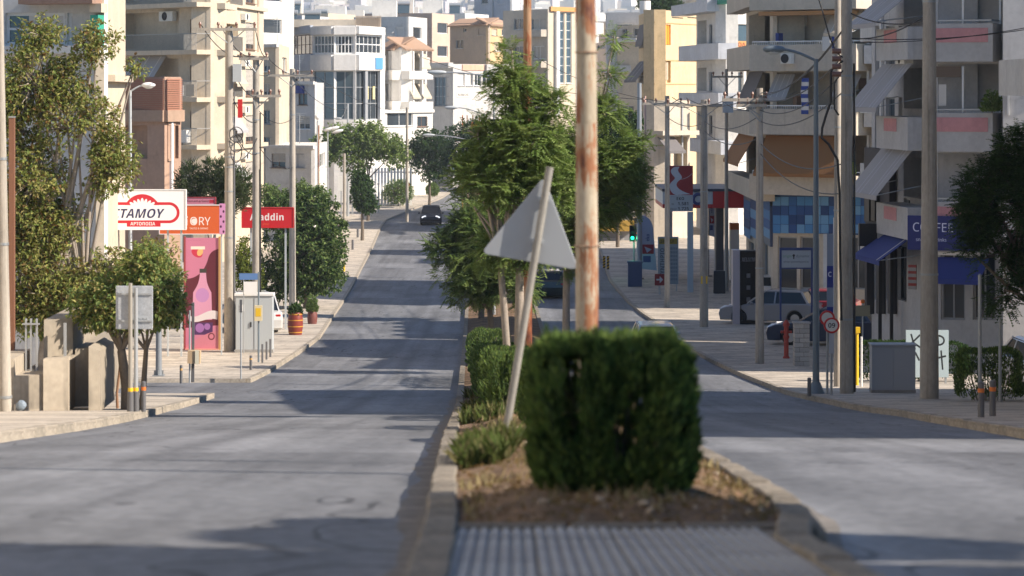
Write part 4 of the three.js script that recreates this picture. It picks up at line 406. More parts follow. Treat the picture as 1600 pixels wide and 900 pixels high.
// big tree stake, steel column, planter, bench
{ const t = new Thing('tree_stake', 'crooked bare stake leaning by the tree trunk', 'stake', undefined, 184, 638); t.part('stick', taper([V3(0, -0.05, 0), V3(-0.02, 0.3, 0), V3(0.05, 0.9, 0), V3(0.13, t.y(552), 0)], [0.035, 0.03, 0.028, 0.02], 6), woodM); }
{ const t = new Thing('steel_column', 'thick dark grey steel column with bolted base plate', 'column', undefined, 248, 588); t.part('shaft', cyl(0.085, 0.1, t.y(500), 0, 0, 0, 14), paint([0.2, 0.22, 0.24])); t.part('base_plate', rbox(0.36, 0.05, 0.36, 0.01, 0, 0.025, 0), steel); t.part('gusset', [ubox(0.3, 0.14, 0.02, 0, 0.12, 0), ubox(0.02, 0.14, 0.3, 0, 0.12, 0)], steel); }
{ const t = new Thing('bench', 'slatted metal bench on the lit side street corner', 'bench', undefined, 184, 583); for (let k = 0; k < 4; k++) t.box('slat', 173, 568 + k * 3.6, 197, 570 + k * 3.6, -0.15 + 0.05 * k, -0.1 + 0.05 * k, steel); for (const u of [175, 194]) t.box('leg', u, 569, u + 1.4, 583, -0.18, -0.15, steel); }
{ const t = new Thing('timber_fence', 'reddish board fence behind the side street corner', 'fence', undefined, 170, 575, { Z: 104 }); for (let k = 0; k < 5; k++) t.box('board', 146, 512 + k * 6.3, 186, 517.6 + k * 6.3, -0.05, -0.01, mat([0.26, 0.1, 0.07], 0.8)); for (const u of [150, 172, 184]) t.box('post', u, 508, u + 2.6, 580, -0.12, -0.055, black); }
{ const t = new Thing('wooden_shed', 'small wooden kiosk in warm brown behind the street tree', 'kiosk', undefined, 275, 520, { Z: 118 }); t.box('wall', 262, 470, 292, 520, -2, 0, mat([0.5, 0.3, 0.14], 0.8)); t.box('roof', 259, 466, 295, 471, -2.2, 0.3, brown); t.box('door', 280, 480, 288, 519, 0.0, 0.03, dark); t.box('plank', 264, 515.5, 291, 520, 0.02, 0.06, fabDark); }
// pink panel, shop signs
const murals = signMat(256, 820, (g, w, h) => { g.fillStyle = '#c47894'; g.fillRect(0, 0, w, h); g.fillStyle = '#5c1b2c'; g.beginPath(); g.moveTo(0, 300); g.bezierCurveTo(90, 300, 150, 240, 175, 150); g.bezierCurveTo(190, 100, 220, 90, 256, 80); g.lineTo(256, 640); g.lineTo(0, 660); g.fill(); g.fillStyle = '#cf93b0'; g.beginPath(); g.moveTo(112, 240); g.lineTo(158, 240); g.bezierCurveTo(160, 330, 172, 350, 200, 400); g.lineTo(206, 600); g.lineTo(52, 600); g.lineTo(58, 400); g.bezierCurveTo(90, 350, 108, 330, 112, 240); g.fill(); g.fillStyle = '#3a3a33'; g.fillRect(108, 226, 54, 30); g.fillStyle = '#b985b9'; g.beginPath(); g.arc(130, 420, 52, 0, 7); g.fill(); g.fillStyle = '#d8d0d2'; g.beginPath(); g.moveTo(20, 560); g.bezierCurveTo(90, 620, 160, 500, 250, 540); g.lineTo(246, 600); g.bezierCurveTo(160, 570, 90, 650, 24, 600); g.fill(); g.fillStyle = '#4d2a5c'; g.fillRect(60, 620, 150, 90); g.fillStyle = '#9a69a8'; g.beginPath(); g.arc(110, 660, 34, 0, 7); g.arc(168, 650, 24, 0, 7); g.fill(); g.fillStyle = '#c87b8c'; g.beginPath(); g.moveTo(0, 790); g.bezierCurveTo(90, 740, 160, 690, 256, 680); g.lineTo(256, 820); g.lineTo(0, 820); g.fill(); g.strokeStyle = '#6b2e3c'; g.lineWidth = 9; g.beginPath(); g.arc(200, 722, 22, 0, 7); g.stroke(); g.fillStyle = '#c2334c'; g.beginPath(); g.ellipse(88, 110, 46, 30, 0.5, 0, 7); g.fill(); g.fillStyle = '#e0b070'; g.beginPath(); g.ellipse(112, 104, 22, 30, 0.5, 0, 7); g.fill(); g.fillStyle = '#e9dccf'; g.fillRect(40, 62, 110, 22); g.fillStyle = '#8f4d69'; g.font = '22px sans-serif'; g.fillText('· · · · · · · · · ·', 10, 26); });
{ const t = new Thing('advert_panel', 'tall pink and maroon advertising panel with bottle print', 'advert panel', undefined, 315, 547); t.box('board', 289.5, 372, 341, 547, -0.2, -0.12, murals); t.box('frame', 341, 370, 344, 549, -0.24, -0.08, mat([0.45, 0.25, 0.1], 0.7)); t.box('frame', 286.5, 370, 289.4, 549, -0.24, -0.08, mat([0.28, 0.05, 0.05], 0.7)); t.box('base', 289, 545, 341, 549, -0.3, -0.02, paint([0.55, 0.25, 0.2])); }
function panelSign(name, label, u1, v1, u2, v2, vb, m, frame, posts, Z) { const t = new Thing(name, label, 'shop sign', undefined, (u1 + u2) / 2, vb, { Z }); t.box('face', u1, v1, u2, v2, 0.0, 0.06, m); t.part('frame', [t.geo(u1 - 1, v1 - 1.2, u2 + 1, v1, -0.12, 0.08), t.geo(u1 - 1, v2, u2 + 1, v2 + 1.2, -0.12, 0.08), t.geo(u1 - 1.4, v1, u1, v2, -0.12, 0.08), t.geo(u2, v1, u2 + 1.4, v2, -0.12, 0.08)], frame); t.box('box', u1, v1, u2, v2, -0.12, -0.002, frame); for (const u of posts) t.box('post', u - 1.4, v2 + 1.3, u + 1.4, CYv(t), -0.1, -0.02, greyP); return t; }
const CYv = t => VH + (CY - t.Y) * t.s;
panelSign('shop_sign_board', 'white shop sign with red capsule outline and navy lettering', 155, 297, 290, 358, 0, signMat(1024, 464, (g, w, h) => { g.fillStyle = '#e6e8e9'; g.fillRect(0, 0, w, h); g.fillStyle = '#c3202f'; g.beginPath(); g.arc(512, 268, 220, Math.PI * 1.07, Math.PI * 1.93); g.lineTo(512, 268); g.fill(); g.strokeStyle = '#c3202f'; g.lineWidth = 34; g.beginPath(); g.moveTo(170, 160); g.lineTo(830, 160); g.arc(830, 268, 108, -1.57, 1.57); g.lineTo(170, 376); g.arc(170, 268, 108, 1.57, 4.71); g.stroke(); g.fillStyle = '#e6e8e9'; g.fillRect(360, 180, 300, 60); g.beginPath(); for (let k = -3; k <= 3; k++) { g.ellipse(512 + k * 34, 150 + Math.abs(k) * 10, 20, 58, k * 0.3, 0, 7); } g.fill(); g.fillStyle = '#e6e8e9'; g.fillRect(150, 178, 700, 180); g.fillStyle = '#27264f'; g.font = 'italic bold 150px sans-serif'; g.fillText('ΣΤΑΜΟΥ', 150, 330); g.fillStyle = '#c3202f'; g.fillRect(330, 362, 400, 72); g.fillStyle = '#f0e4e0'; g.font = 'bold 54px sans-serif'; g.fillText('ΑΡΤΟΠΟΙΙΑ', 372, 418); }), whiteP, [262, 283], 98);
panelSign('orange_sign_board', 'orange shop sign with white thin lettering above the pink panel', 250, 321, 345, 365, 0, signMat(1024, 474, (g, w, h) => { g.fillStyle = '#d9622b'; g.fillRect(0, 0, w, h); g.fillStyle = '#f2ebe2'; g.font = '190px sans-serif'; g.fillText('ORY', 500, 330); g.save(); g.translate(470, 330); g.rotate(-Math.PI / 2); g.font = '92px sans-serif'; g.fillText('THE', 0, 0); g.restore(); g.font = '110px sans-serif'; g.fillText('E', 420, 330); g.beginPath(); g.arc(578, 266, 46, 0, 7); g.fill(); g.font = '40px sans-serif'; g.fillText('TASTES & DRINKS', 500, 400); }), whiteP, [300, 336], 107);
panelSign('pink_sign_strip', 'narrow pink sign strip with dark line of text', 288, 309, 336, 320, 0, signMat(512, 116, (g, w, h) => { g.fillStyle = '#c77f92'; g.fillRect(0, 0, w, h); g.fillStyle = '#4b1524'; g.font = 'bold 58px sans-serif'; g.fillText('monamarianne', 24, 74); g.fillStyle = '#b0203a'; g.fillRect(420, 34, 80, 50); }), mat([0.3, 0.03, 0.04], 0.6), [330], 109);
panelSign('red_sign_board', 'red shop sign with white rounded lettering over the street tree', 379, 325, 458, 355, 0, signMat(1024, 390, (g, w, h) => { g.fillStyle = '#c81d25'; g.fillRect(0, 0, w, h); g.fillStyle = '#e9e2dc'; g.font = 'bold 190px sans-serif'; g.fillText('Aladdin', 150, 250); g.fillStyle = '#e06a3c'; g.font = '56px sans-serif'; g.fillText('καφέ · μπαρ', 240, 340); }), redP, [392, 446], 117);
{ const t = new Thing('pink_awning_sign', 'pink dotted awning board beside the concrete pole', 'sign', undefined, 350, 545, { Z: 99 }); t.box('board', 343, 318, 352, 366, 0, 0.05, signMat(64, 256, (g, w, h) => { g.fillStyle = '#c88bb5'; g.fillRect(0, 0, w, h); g.fillStyle = '#4a1b3a'; for (let k = 0; k < 6; k++) { g.beginPath(); g.arc(16 + (k % 2) * 30, 24 + k * 42, 11, 0, 7); g.fill(); } })); t.box('post', 345, 366, 347, CYv(t), -0.06, 0, greyP); }
// grey cabinet, meter post and boards by the kerb
{ const t = new Thing('service_cabinet', 'tall pale grey service cabinet behind the meter post', 'cabinet', undefined, 397, 551); t.part('body', rbox(t.x(426) - t.x(368), t.y(461), 0.55, 0.02, t.x(397), t.y(461) / 2, -0.28), greyP); t.box('lid', 366.5, 458.5, 427.5, 462, -0.6, 0.04, whiteP); t.box('door_gap', 396.6, 466, 397.4, 546, 0.0, 0.004, dkGrey); t.box('handle', 391, 503, 393, 511, 0.003, 0.03, black); t.box('plinth', 367, 546, 427, 551.5, -0.5, 0.02, conc([0.4, 0.39, 0.37])); t.box('sticker', 374, 476, 382, 486, 0.002, 0.005, whiteP); }
{ const t = new Thing('meter_post', 'slim pipe with yellow notice box before the grey cabinet', 'post', undefined, 404, 566); t.part('pipe', cyl(0.03, 0.035, t.y(425), 0, 0, 0, 8), tealLamp); t.box('notice_box', 398, 477, 410, 501, 0.03, 0.13, mat([0.66, 0.56, 0.34], 0.6)); t.box('yellow_label', 400, 481, 408, 494, 0.131, 0.135, yellowP); }
{ const t = new Thing('street_name_board', 'blue street name board above a small white board', 'sign', undefined, 384, 552); t.box('post', 380, 430, 381.6, 552, -0.03, 0.03, galv); t.box('name_plate', 374, 427, 405, 437, 0.03, 0.05, mat([0.1, 0.2, 0.42], 0.4)); t.box('board', 381, 440, 402, 459, 0.03, 0.05, whiteP); }
{ const t = new Thing('parking_post', 'thin bare post with small dark tag on left kerb', 'post', undefined, 376.5, 592); t.part('post', cyl(0.022, 0.025, t.y(470), 0, 0, 0, 8), galv); t.box('tag', 374.5, 468, 378.5, 488, 0.025, 0.04, dkGrey); }
{ const t = new Thing('carton_post', 'thin post carrying a battered cardboard box', 'post', undefined, 296.5, 598); t.part('post', cyl(0.025, 0.028, t.y(485), 0, 0, 0, 8), galv); t.box('dark_pole', 299, 473, 303, 597, -0.14, -0.06, dkGrey); t.part('carton', (() => { const g = ubox(0.36, 0.38, 0.3, t.x(302), t.y(557), 0.02); g.rotateZ(-0.04); return g; })(), mat([0.5, 0.36, 0.22], 0.9)); t.box('poster', 306, 546, 312, 568, 0.19, 0.2, mat([0.68, 0.64, 0.5], 0.8)); }
// planters
function planter(label, u, vb, vt, w, m, hoops) { const t = new Thing('planter_barrel', label, 'planter', undefined, u, vb), H = t.y(vt), r = w / 2 / t.s; const pts = [[0.84, 0], [0.97, 0.3], [1, 0.5], [0.97, 0.72], [0.84, 1], [0.76, 1], [0.72, 0.85], [0.02, 0.85]].map(([a, b]) => new THREE.Vector2(a * r, b * H)); t.part('barrel', new THREE.LatheGeometry(pts, 18), m); if (hoops) for (const k of [0.1, 0.36, 0.64, 0.9]) t.part('hoop', cyl(r * (1.02 - 0.6 * (k - 0.5) ** 2), r * (1.02 - 0.6 * (k - 0.5) ** 2), 0.04, 0, H * k, 0, 18), hoops); t.H = H; t.r = r; return t; }
const barrelA = planter('dark red half barrel planter with gold hoops', 461.5, 523, 488, 24, mat([0.2, 0.03, 0.02], 0.5), mat([0.55, 0.26, 0.03], 0.5));
const barrelB = planter('dark brown pot beside the red barrel planter', 488, 506, 486, 16, mat([0.16, 0.05, 0.04], 0.6));
const pot = planter('grey trough planter with grey-green shrub by side street', 160, 583, 566, 26, mat([0.3, 0.31, 0.32], 0.8));

// median
{ const t = new Thing('rusty_lamp_pole', 'tall pale steel pole streaked with rust behind the clipped bush', 'pole', undefined, 918, 0, { Z: 22.5, lift: 0.2 }); const H = t.y(-120); t.part('shaft', taper([V3(0, -0.1, 0), V3(-0.006, t.y(385), 0), V3(-0.012, t.y(80), 0), V3(-0.03, H, 0)], [0.1, 0.094, 0.086, 0.08], 20), rusty); for (const v of [82, 384]) t.part('weld_ring', (() => { const r = lerp(0.1, 0.08, t.y(v) / H) + 0.006; const g = new THREE.TorusGeometry(r, 0.008, 6, 20); g.rotateX(Math.PI / 2); g.translate(-0.009, t.y(v), 0); return g; })(), rusty); t.part('foot_plate', rbox(0.36, 0.03, 0.36, 0.01, 0, 0.02, 0), steel); }
{ const t = new Thing('rusty_lamp_pole', 'thinner orange rusted pole rising out of the median tree', 'pole', undefined, 824, 0, { Z: 55, lift: 0.2 }); t.part('shaft', taper([V3(0, -0.1, 0), V3(0, t.y(-80), 0)], [0.105, 0.08], 14), rusty2); }
{ // leaning triangular warning sign, seen from behind
  const t = new Thing('warning_sign', 'leaning triangular warning sign seen from its plain back', 'road sign', undefined, 788, 0, { Z: 25.2, lift: 0.22 }); const top = V3(t.x(859), t.y(262), 0.0), len = top.length(); const a = Math.atan2(top.x, top.y);
  const pg = [taper([V3(0, -0.3, 0), V3(0, len, 0)], [0.038, 0.036], 14), cyl(0.037, 0.037, 0.01, 0, len - 0.005, 0, 14)].map(g => { g.rotateZ(-a); return g; }); t.part('post', pg, mat([0.34, 0.32, 0.28], 0.6, { map: grT }));
  const S = 0.92, r = 0.07, h = S * Math.sqrt(3) / 2, c = [[-S / 2, 0], [S / 2, 0], [0, h]], sh = new THREE.Shape(), n = 3; for (let i = 0; i < n; i++) { const p = c[i], q = c[(i + 1) % 3], o = c[(i + 2) % 3], un = (A, B) => { const d = Math.hypot(B[0] - A[0], B[1] - A[1]); return [(B[0] - A[0]) / d, (B[1] - A[1]) / d]; }, f1 = un(p, o), f2 = un(p, q), s1 = [p[0] + f1[0] * r, p[1] + f1[1] * r], s2 = [p[0] + f2[0] * r, p[1] + f2[1] * r]; if (!i) sh.moveTo(...s1); else sh.lineTo(...s1); sh.quadraticCurveTo(p[0], p[1], ...s2); } sh.closePath();
  const g = new THREE.ExtrudeGeometry(sh, { depth: 0.006, bevelEnabled: true, bevelSize: 0.006, bevelThickness: 0.006, bevelSegments: 2 }); g.rotateY(-0.1); g.translate(-0.04, len - 0.9, -0.075); g.rotateZ(-a); t.part('plate', g, mat([0.32, 0.34, 0.36], 0.55)); const cl = [len - 0.3, len - 0.7].map(y => { const b = ubox(0.11, 0.035, 0.08, 0, y, -0.03); b.rotateZ(-a); return b; }); t.part('clamp', cl, galv); }
for (const [label, u, Z, vt, hu, hv] of [['median lamp post with drooping grey head nearest the trees', 772, 128, 118, 692, 113], ['median lamp post with pale flat head beyond the first', 757, 172, 178, 712, 168], ['farthest median lamp post with long level arm', 754, 196, 224, 676, 211]]) streetLamp(label, u, 0, vt, hu, hv, { Z, w: 5, L: 0.95, hm: greyP });

// right side
utilityPole('thick shaded concrete pole in front of the pink balconies', 1452, 623, -40, 30, 19, cpDark, { bands: [430, 4] });
utilityPole('dark weathered pole strapped with cables near the service cabinet', 1323, 615, -30, 22, 16, cpDark, { bands: [120, 150, 500], conduit: black });
utilityPole('pale concrete pole close behind the dark weathered one', 1309, 604, -20, 13, 10, cpLight, { bands: [200, 330] });
streetLamp('blue-grey lamp post with long arm reaching over the carriageway', 1275, 615, 92, 1218, 77, { w: 11, m: tealLamp, flare: true, L: 0.6 });
utilityPole('shaded concrete pole with crossarm beside the black machine', 1187, 568, 138, 14, 10, cpDark, { arms: [[156, 1128, 1200], [165, 1150, 1198]], bands: [420] });
{ const t = utilityPole('shaded pole with yellow patch before the petrol station', 1100, 511, 156, 14, 10, cpMid, { arms: [[164, 1040, 1142]], bands: [300] }); t.box('yellow_patch', 1095, 431, 1105, 443, 0.16, 0.17, yellowP); t.box('transformer', 1128, 150, 1144, 176, 0.1, 0.6, greyP); }
utilityPole('slim shaded pole in front of the petrol price pylon', 1042.5, 480, 150, 9, 7, cpMid, { arms: [[162, 1003, 1066]] });
utilityPole('grey steel pole beside the traffic light', 999, 438, 130, 9, 7, metal([0.3, 0.34, 0.38], 0.5), {});
utilityPole('tall sunlit pale pole behind the petrol canopy', 1135, 455, 108, 6.5, 5, cpLight, { arms: [[120, 1112, 1160]] });
utilityPole('thin red and white mast behind the traffic light', 1008, 415, 150, 3.4, 3, paint([0.6, 0.4, 0.34]), {});
// poles standing outside the frame, their thin shadows cross the road
utilityPole('thin concrete pole on the near right pavement outside the view', 0, 0, -60, 5, 4, cpMid, { Z: 24.5, lift: WALK }); scene.children[scene.children.length - 1].position.x = 6.9;
utilityPole('second thin pole on the near right pavement outside the view', 0, 0, -300, 6, 4, cpMid, { Z: 28.5, lift: WALK }); scene.children[scene.children.length - 1].position.x = 7.6;
{ const t = new Thing('service_cabinet', 'wide dark grey two door cabinet beside the thick pole', 'cabinet', undefined, 1396, 614); const W = t.x(1430) - t.x(1362), H = t.y(539); t.part('body', rbox(W, H - 0.08, 0.5, 0.015, t.x(1396), H / 2 + 0.04, -0.2), paint([0.3, 0.32, 0.35], 0.5)); t.part('lid', rbox(W + 0.06, 0.05, 0.58, 0.015, t.x(1396), H, -0.2), paint([0.33, 0.35, 0.38])); t.part('plinth', ubox(W + 0.02, 0.09, 0.48, t.x(1396), 0.04, -0.2), conc([0.35, 0.34, 0.33])); t.box('door', 1363.5, 544, 1395.3, 609, 0.049, 0.062, paint([0.31, 0.33, 0.36], 0.5)); t.box('door', 1396.3, 544, 1429, 609, 0.049, 0.062, paint([0.31, 0.33, 0.36], 0.5)); }
{ const t = new Thing('hoarding', 'pale blue-white board with black graffiti behind the thick pole', 'hoarding', undefined, 1450, 600); t.box('board', 1419, 518, 1486, 592, -0.5, -0.42, signMat(512, 512, (g, w, h) => { g.fillStyle = '#aebfc4'; g.fillRect(0, 0, w, h); g.strokeStyle = '#23282c'; g.lineWidth = 20; g.beginPath(); g.moveTo(60, 40); g.lineTo(110, 210); g.moveTo(170, 50); g.lineTo(80, 130); g.lineTo(190, 200); g.moveTo(110, 240); g.lineTo(160, 330); g.moveTo(380, 60); g.bezierCurveTo(480, 60, 480, 160, 390, 160); g.closePath(); g.moveTo(420, 220); g.lineTo(440, 430); g.moveTo(390, 300); g.lineTo(480, 280); g.stroke(); })); for (const u of [1424, 1480]) t.box('leg', u, 592, u + 3, 602, -0.5, -0.44, galv); }
const ringSign = (t, u, v, r, z, txt, parent) => { const x = t.x(u), y = t.y(v), R = r / t.s; const d = cyl(R, R, 0.014, 0, 0, 0, 28); d.rotateX(Math.PI / 2); d.translate(x, y, z); const p = t.part('disc', d, signMat(256, 256, (g, w) => { g.fillStyle = '#c9c8c4'; g.fillRect(0, 0, w, w); }), parent); const tor = new THREE.TorusGeometry(R * 0.87, R * 0.13, 6, 32); tor.scale(1, 1, 0.15); tor.translate(x, y, z + 0.014); t.part('red_ring', tor, redP, p); if (txt) { const f = new THREE.CircleGeometry(R * 0.76, 28); f.translate(x, y, z + 0.0165); t.part('number', f, signMat(256, 256, (g, w) => { g.fillStyle = '#cfcfcb'; g.fillRect(0, 0, w, w); g.fillStyle = '#23262c'; g.font = 'bold 140px sans-serif'; g.textAlign = 'center'; g.fillText(txt, 128, 178); }), p); } return p; };
{ const t = new Thing('speed_sign', 'round red ringed sign reading 09 before a second disc', 'road sign', undefined, 1298, 617); t.part('post', cyl(0.032, 0.034, t.y(500), t.x(1299), 0, 0, 10), steel); ringSign(t, 1299, 508, 12.5, 0.06, '09'); t.box('plate', 1295, 520, 1303, 552, 0.035, 0.05, paint([0.4, 0.42, 0.46])); }
{ const t = new Thing('speed_sign', 'round red ringed disc half hidden behind the 09 sign', 'road sign', undefined, 1292, 616); t.part('post', cyl(0.03, 0.032, t.y(490), t.x(1293), 0, -0.06, 10), steel); ringSign(t, 1292.5, 497, 12, -0.01); }
{ const t = new Thing('gas_marker', 'bright yellow marker post with small box top', 'post', undefined, 1339, 602); t.part('post', cyl(0.045, 0.05, t.y(518), 0, 0, 0, 10), yellowP); t.box('top_box', 1334.5, 511, 1343.5, 520, -0.06, 0.08, yellowP); }
{ const t = new Thing('steel_post', 'thin white painted post next to the yellow marker', 'post', undefined, 1346, 604); t.part('post', cyl(0.03, 0.032, t.y(526), 0, 0, 0, 8), whiteP); }
{ const t = new Thing('small_sign', 'dull ochre rectangular sign on a short post', 'sign', undefined, 1348, 560); t.part('post', cyl(0.03, 0.03, t.y(470), 0, 0, 0, 8), galv); t.box('plate', 1336, 477, 1359, 494, 0.03, 0.05, mat([0.28, 0.25, 0.16], 0.7)); const g = new THREE.SphereGeometry(0.08, 8, 6); g.translate(0, t.y(471), 0); t.part('cap', g, orangeP); }
{ const t = new Thing('small_sign', 'round sign turned edge on above a sunlit post', 'sign', undefined, 1391, 545); t.part('post', cyl(0.032, 0.032, t.y(462), 0, 0, 0, 8), whiteP); const d = cyl(0.24, 0.24, 0.02, 0, 0, 0, 20); d.rotateX(Math.PI / 2); d.rotateY(1.1); d.translate(0, t.y(482), 0.05); t.part('disc', d, redP); }
{ const t = new Thing('brick_pier', 'short pier of pale blocks beside the red hydrant', 'pier', undefined, 1252, 572); const w = t.x(1265) - t.x(1241), H = t.y(506), rows = 9, bh = H / rows; t.part('core', ubox(w * 0.94, H, w * 0.94, t.x(1253), H / 2, -0.2), conc([0.25, 0.23, 0.21])); const bm = [plaster([0.5, 0.47, 0.43]), plaster([0.42, 0.4, 0.37])]; for (let r = 0; r < rows; r++) for (let k = 0; k < 2; k++) { const off = r % 2 ? 0.34 : 0.62, bw = k ? w * (1 - off) : w * off; t.part('block', rbox(bw - 0.012, bh - 0.012, w, 0.008, t.x(1253) - w / 2 + (k ? w * off : 0) + bw / 2, bh * (r + 0.5), -0.2), pick(bm)); } t.part('cap', ubox(w + 0.06, 0.05, w + 0.06, t.x(1253), H + 0.026, -0.2), conc([0.45, 0.43, 0.4])); }
{ const t = new Thing('fire_hydrant', 'faded red hydrant standpipe by the block pier', 'hydrant', undefined, 1228.5, 560); const rp = paint([0.42, 0.06, 0.04], 0.6), r = 0.1; t.part('barrel', new THREE.LatheGeometry([[0.12, 0], [0.12, 0.06], [0.085, 0.08], [0.085, 0.7], [0.11, 0.74], [0.11, 0.8], [0.085, 0.84], [0.085, 1.15], [0.12, 1.18], [0.12, 1.26], [0.06, 1.36], [0.001, 1.4]].map(p => new THREE.Vector2(...p)), 14), rp); t.part('outlet', [bar(V3(-0.2, 0.95, 0), V3(0.2, 0.95, 0), 0.05, 10), bar(V3(0, 0.6, 0), V3(0, 0.6, 0.17), 0.05, 10)], rp); }
bollard('stubby black bollard beside the lamp post foot', 1264.5, 619, 591, 6);
bollard('black bollard with orange band by the right hand hedge', 1533, 652, 598, 10, { band: orangeP });
bollard('second black bollard with orange band by the right hand hedge', 1551, 650, 596, 10, { band: orangeP });
for (const [l, u, vb, vt] of [['bare steel post rising behind the banded bollards', 1531, 640, 430], ['bare steel post at the end of the clipped hedge', 1562.5, 628, 440]]) { const t = new Thing('steel_post', l, 'post', undefined, u, vb); t.part('post', cyl(0.035, 0.04, t.y(vt), 0, 0, 0, 10), steel); t.part('cap', cyl(0.01, 0.042, 0.03, 0, t.y(vt), 0, 10), steel); t.part('foot', cyl(0.05, 0.06, 0.08, 0, 0, 0, 10), conc([0.4, 0.39, 0.37])); }
{ const t = new Thing('notice_board', 'white notice board in blue frame on two blue posts', 'sign', undefined, 1245, 545, { Z: 112 }); t.box('face', 1221, 391, 1267, 418, 0, 0.05, signMat(512, 300, (g, w, h) => { g.fillStyle = '#aab4bd'; g.fillRect(0, 0, w, h); g.fillStyle = '#5f9a72'; g.font = '62px sans-serif'; g.fillText('origin', 20, 122); g.fillStyle = '#23262b'; g.beginPath(); g.arc(212, 90, 22, 0, 7); g.fill(); g.fillRect(202, 76, 20, 74); g.fillStyle = '#5a656e'; g.fillText('dynamic', 252, 122); g.fillStyle = '#333b44'; g.font = '40px sans-serif'; g.fillText('κέντρο φυσικοθεραπείας', 34, 212, 440); })); t.part('frame', [t.geo(1218, 387, 1270, 391, -0.06, 0.07), t.geo(1218, 391, 1221, 420, -0.06, 0.07), t.geo(1267, 391, 1270, 420, -0.06, 0.07), t.geo(1221, 418, 1267, 420, -0.06, 0.07)], paint([0.03, 0.06, 0.2])); for (const u of [1219.5, 1268.5]) t.box('post', u - 1.4, 420, u + 1.4, CYv(t), -0.05, 0.05, paint([0.03, 0.06, 0.2])); }
{ const t = new Thing('vertical_banner', 'narrow blue and white banner lettered C on a thin mast', 'banner', undefined, 1298, 585, { Z: 100 }); t.box('mast', 1302, 340, 1304, CYv(t), -0.03, 0.03, whiteP); t.box('cloth', 1292, 365, 1302, 520, -0.01, 0.01, signMat(64, 920, (g, w, h) => { g.fillStyle = '#8b97a8'; g.fillRect(0, 0, w, h); g.fillStyle = '#1c3186'; g.fillRect(0, 300, w, 200); g.fillRect(0, 680, w, 120); g.fillStyle = '#d7dbe6'; g.font = 'bold 64px sans-serif'; g.fillText('C', 8, 400); })); }
{ const t = new Thing('black_fascia_sign', 'black shop sign box with three square lamps', 'shop sign', undefined, 1366, 500, { Z: 99 }); t.box('box', 1341, 349, 1394, 384, 0, 0.3, black); for (const u of [1369, 1385, 1400]) t.box('lamp', u, 363, u + 11, 372, 0.32, 0.5, mat([0.45, 0.45, 0.43], 0.5)); t.box('lamp_rail', 1367, 372.5, 1413, 374.5, 0.34, 0.4, black); for (const u of [1372, 1390]) t.box('hanger', u, 384, u + 5, CYv(t), 0, 0.15, black); }

// ---- petrol station
{ const t = new Thing('petrol_canopy', 'red and white petrol station canopy on square columns', 'canopy', undefined, 1110, 0, { Z: 157, lift: 0.1 }); const dkr = paint([0.5, 0.015, 0.02], 0.35); t.box('red_fascia', 1112, 298, 1182, 324, -7, 1, dkr); t.box('white_fascia', 1034, 299, 1111.6, 318, -7, 1, paint([0.55, 0.6, 0.64])); t.box('red_edge', 1034, 318, 1111.6, 324, -7, 1, dkr); t.box('roof', 1033, 294, 1183, 298, -7.2, 1.1, paint([0.04, 0.05, 0.08])); const o = new THREE.TorusGeometry(0.28, 0.09, 8, 20); o.translate(t.x(1089), t.y(310), 1.02); t.part('letter_o', o, paint([0.03, 0.05, 0.2])); const k = t.part('letter_k', [beam(V3(t.x(1068), t.y(314), 1.02), V3(t.x(1068), t.y(305), 1.02), 0.1, 0.06), beam(V3(t.x(1069), t.y(310), 1.02), V3(t.x(1076), t.y(305), 1.02), 0.1, 0.06), beam(V3(t.x(1069), t.y(309), 1.02), V3(t.x(1076), t.y(314), 1.02), 0.1, 0.06)], paint([0.03, 0.05, 0.2])); for (const [u, w, d] of [[1121, 12, -1], [1172, 7, -1], [1050, 7, -4], [1128, 7, -5.5]]) t.box('column', u, 324, u + w, CYv(t), d - 0.5, d, w > 10 ? paint([0.06, 0.06, 0.07]) : paint([0.4, 0.42, 0.45])); t.box('pump', 1146, 362, 1160, CYv(t), -3, -2.2, whiteP); t.box('pump_top', 1146, 352, 1160, 362, -3, -2.2, orangeP); }
{ const t = new Thing('price_pylon', 'petrol pylon with white wave on red above the price plate', 'sign', undefined, 1078, 446, { Z: 148 }); t.box('post', 1074, 331, 1083, CYv(t), -0.12, 0.12, paint([0.42, 0.5, 0.55])); t.box('red_panel', 1046, 259, 1082.5, 304.5, -0.15, 0.16, signMat(256, 320, (g, w, h) => { g.fillStyle = '#8c1220'; g.fillRect(0, 0, w, h); g.fillStyle = '#b9c1cb'; g.beginPath(); g.moveTo(60, 10); g.bezierCurveTo(-10, 40, 10, 80, 50, 120); g.bezierCurveTo(80, 150, 0, 170, 0, 220); g.bezierCurveTo(0, 280, 40, 320, 80, 320); g.lineTo(230, 310); g.bezierCurveTo(120, 280, 60, 230, 80, 190); g.bezierCurveTo(100, 150, 150, 150, 130, 110); g.bezierCurveTo(110, 70, 70, 60, 110, 10); g.fill(); g.strokeStyle = '#b9c1cb'; g.lineWidth = 4; g.beginPath(); g.moveTo(110, 150); g.quadraticCurveTo(200, 140, 250, 80); g.stroke(); })); t.box('price_plate', 1046, 305.5, 1082.5, 330, -0.15, 0.16, signMat(256, 176, (g, w, h) => { g.fillStyle = '#a7b1b8'; g.fillRect(0, 0, w, h); g.fillStyle = '#20242a'; g.font = 'bold 46px sans-serif'; g.fillText('EKO', 72, 50); g.font = 'bold 50px sans-serif'; g.fillText('1.581', 88, 108); g.fillText('1.725', 88, 164); g.font = '26px sans-serif'; g.fillText('95', 20, 104); g.fillText('Diesel', 6, 158); })); }
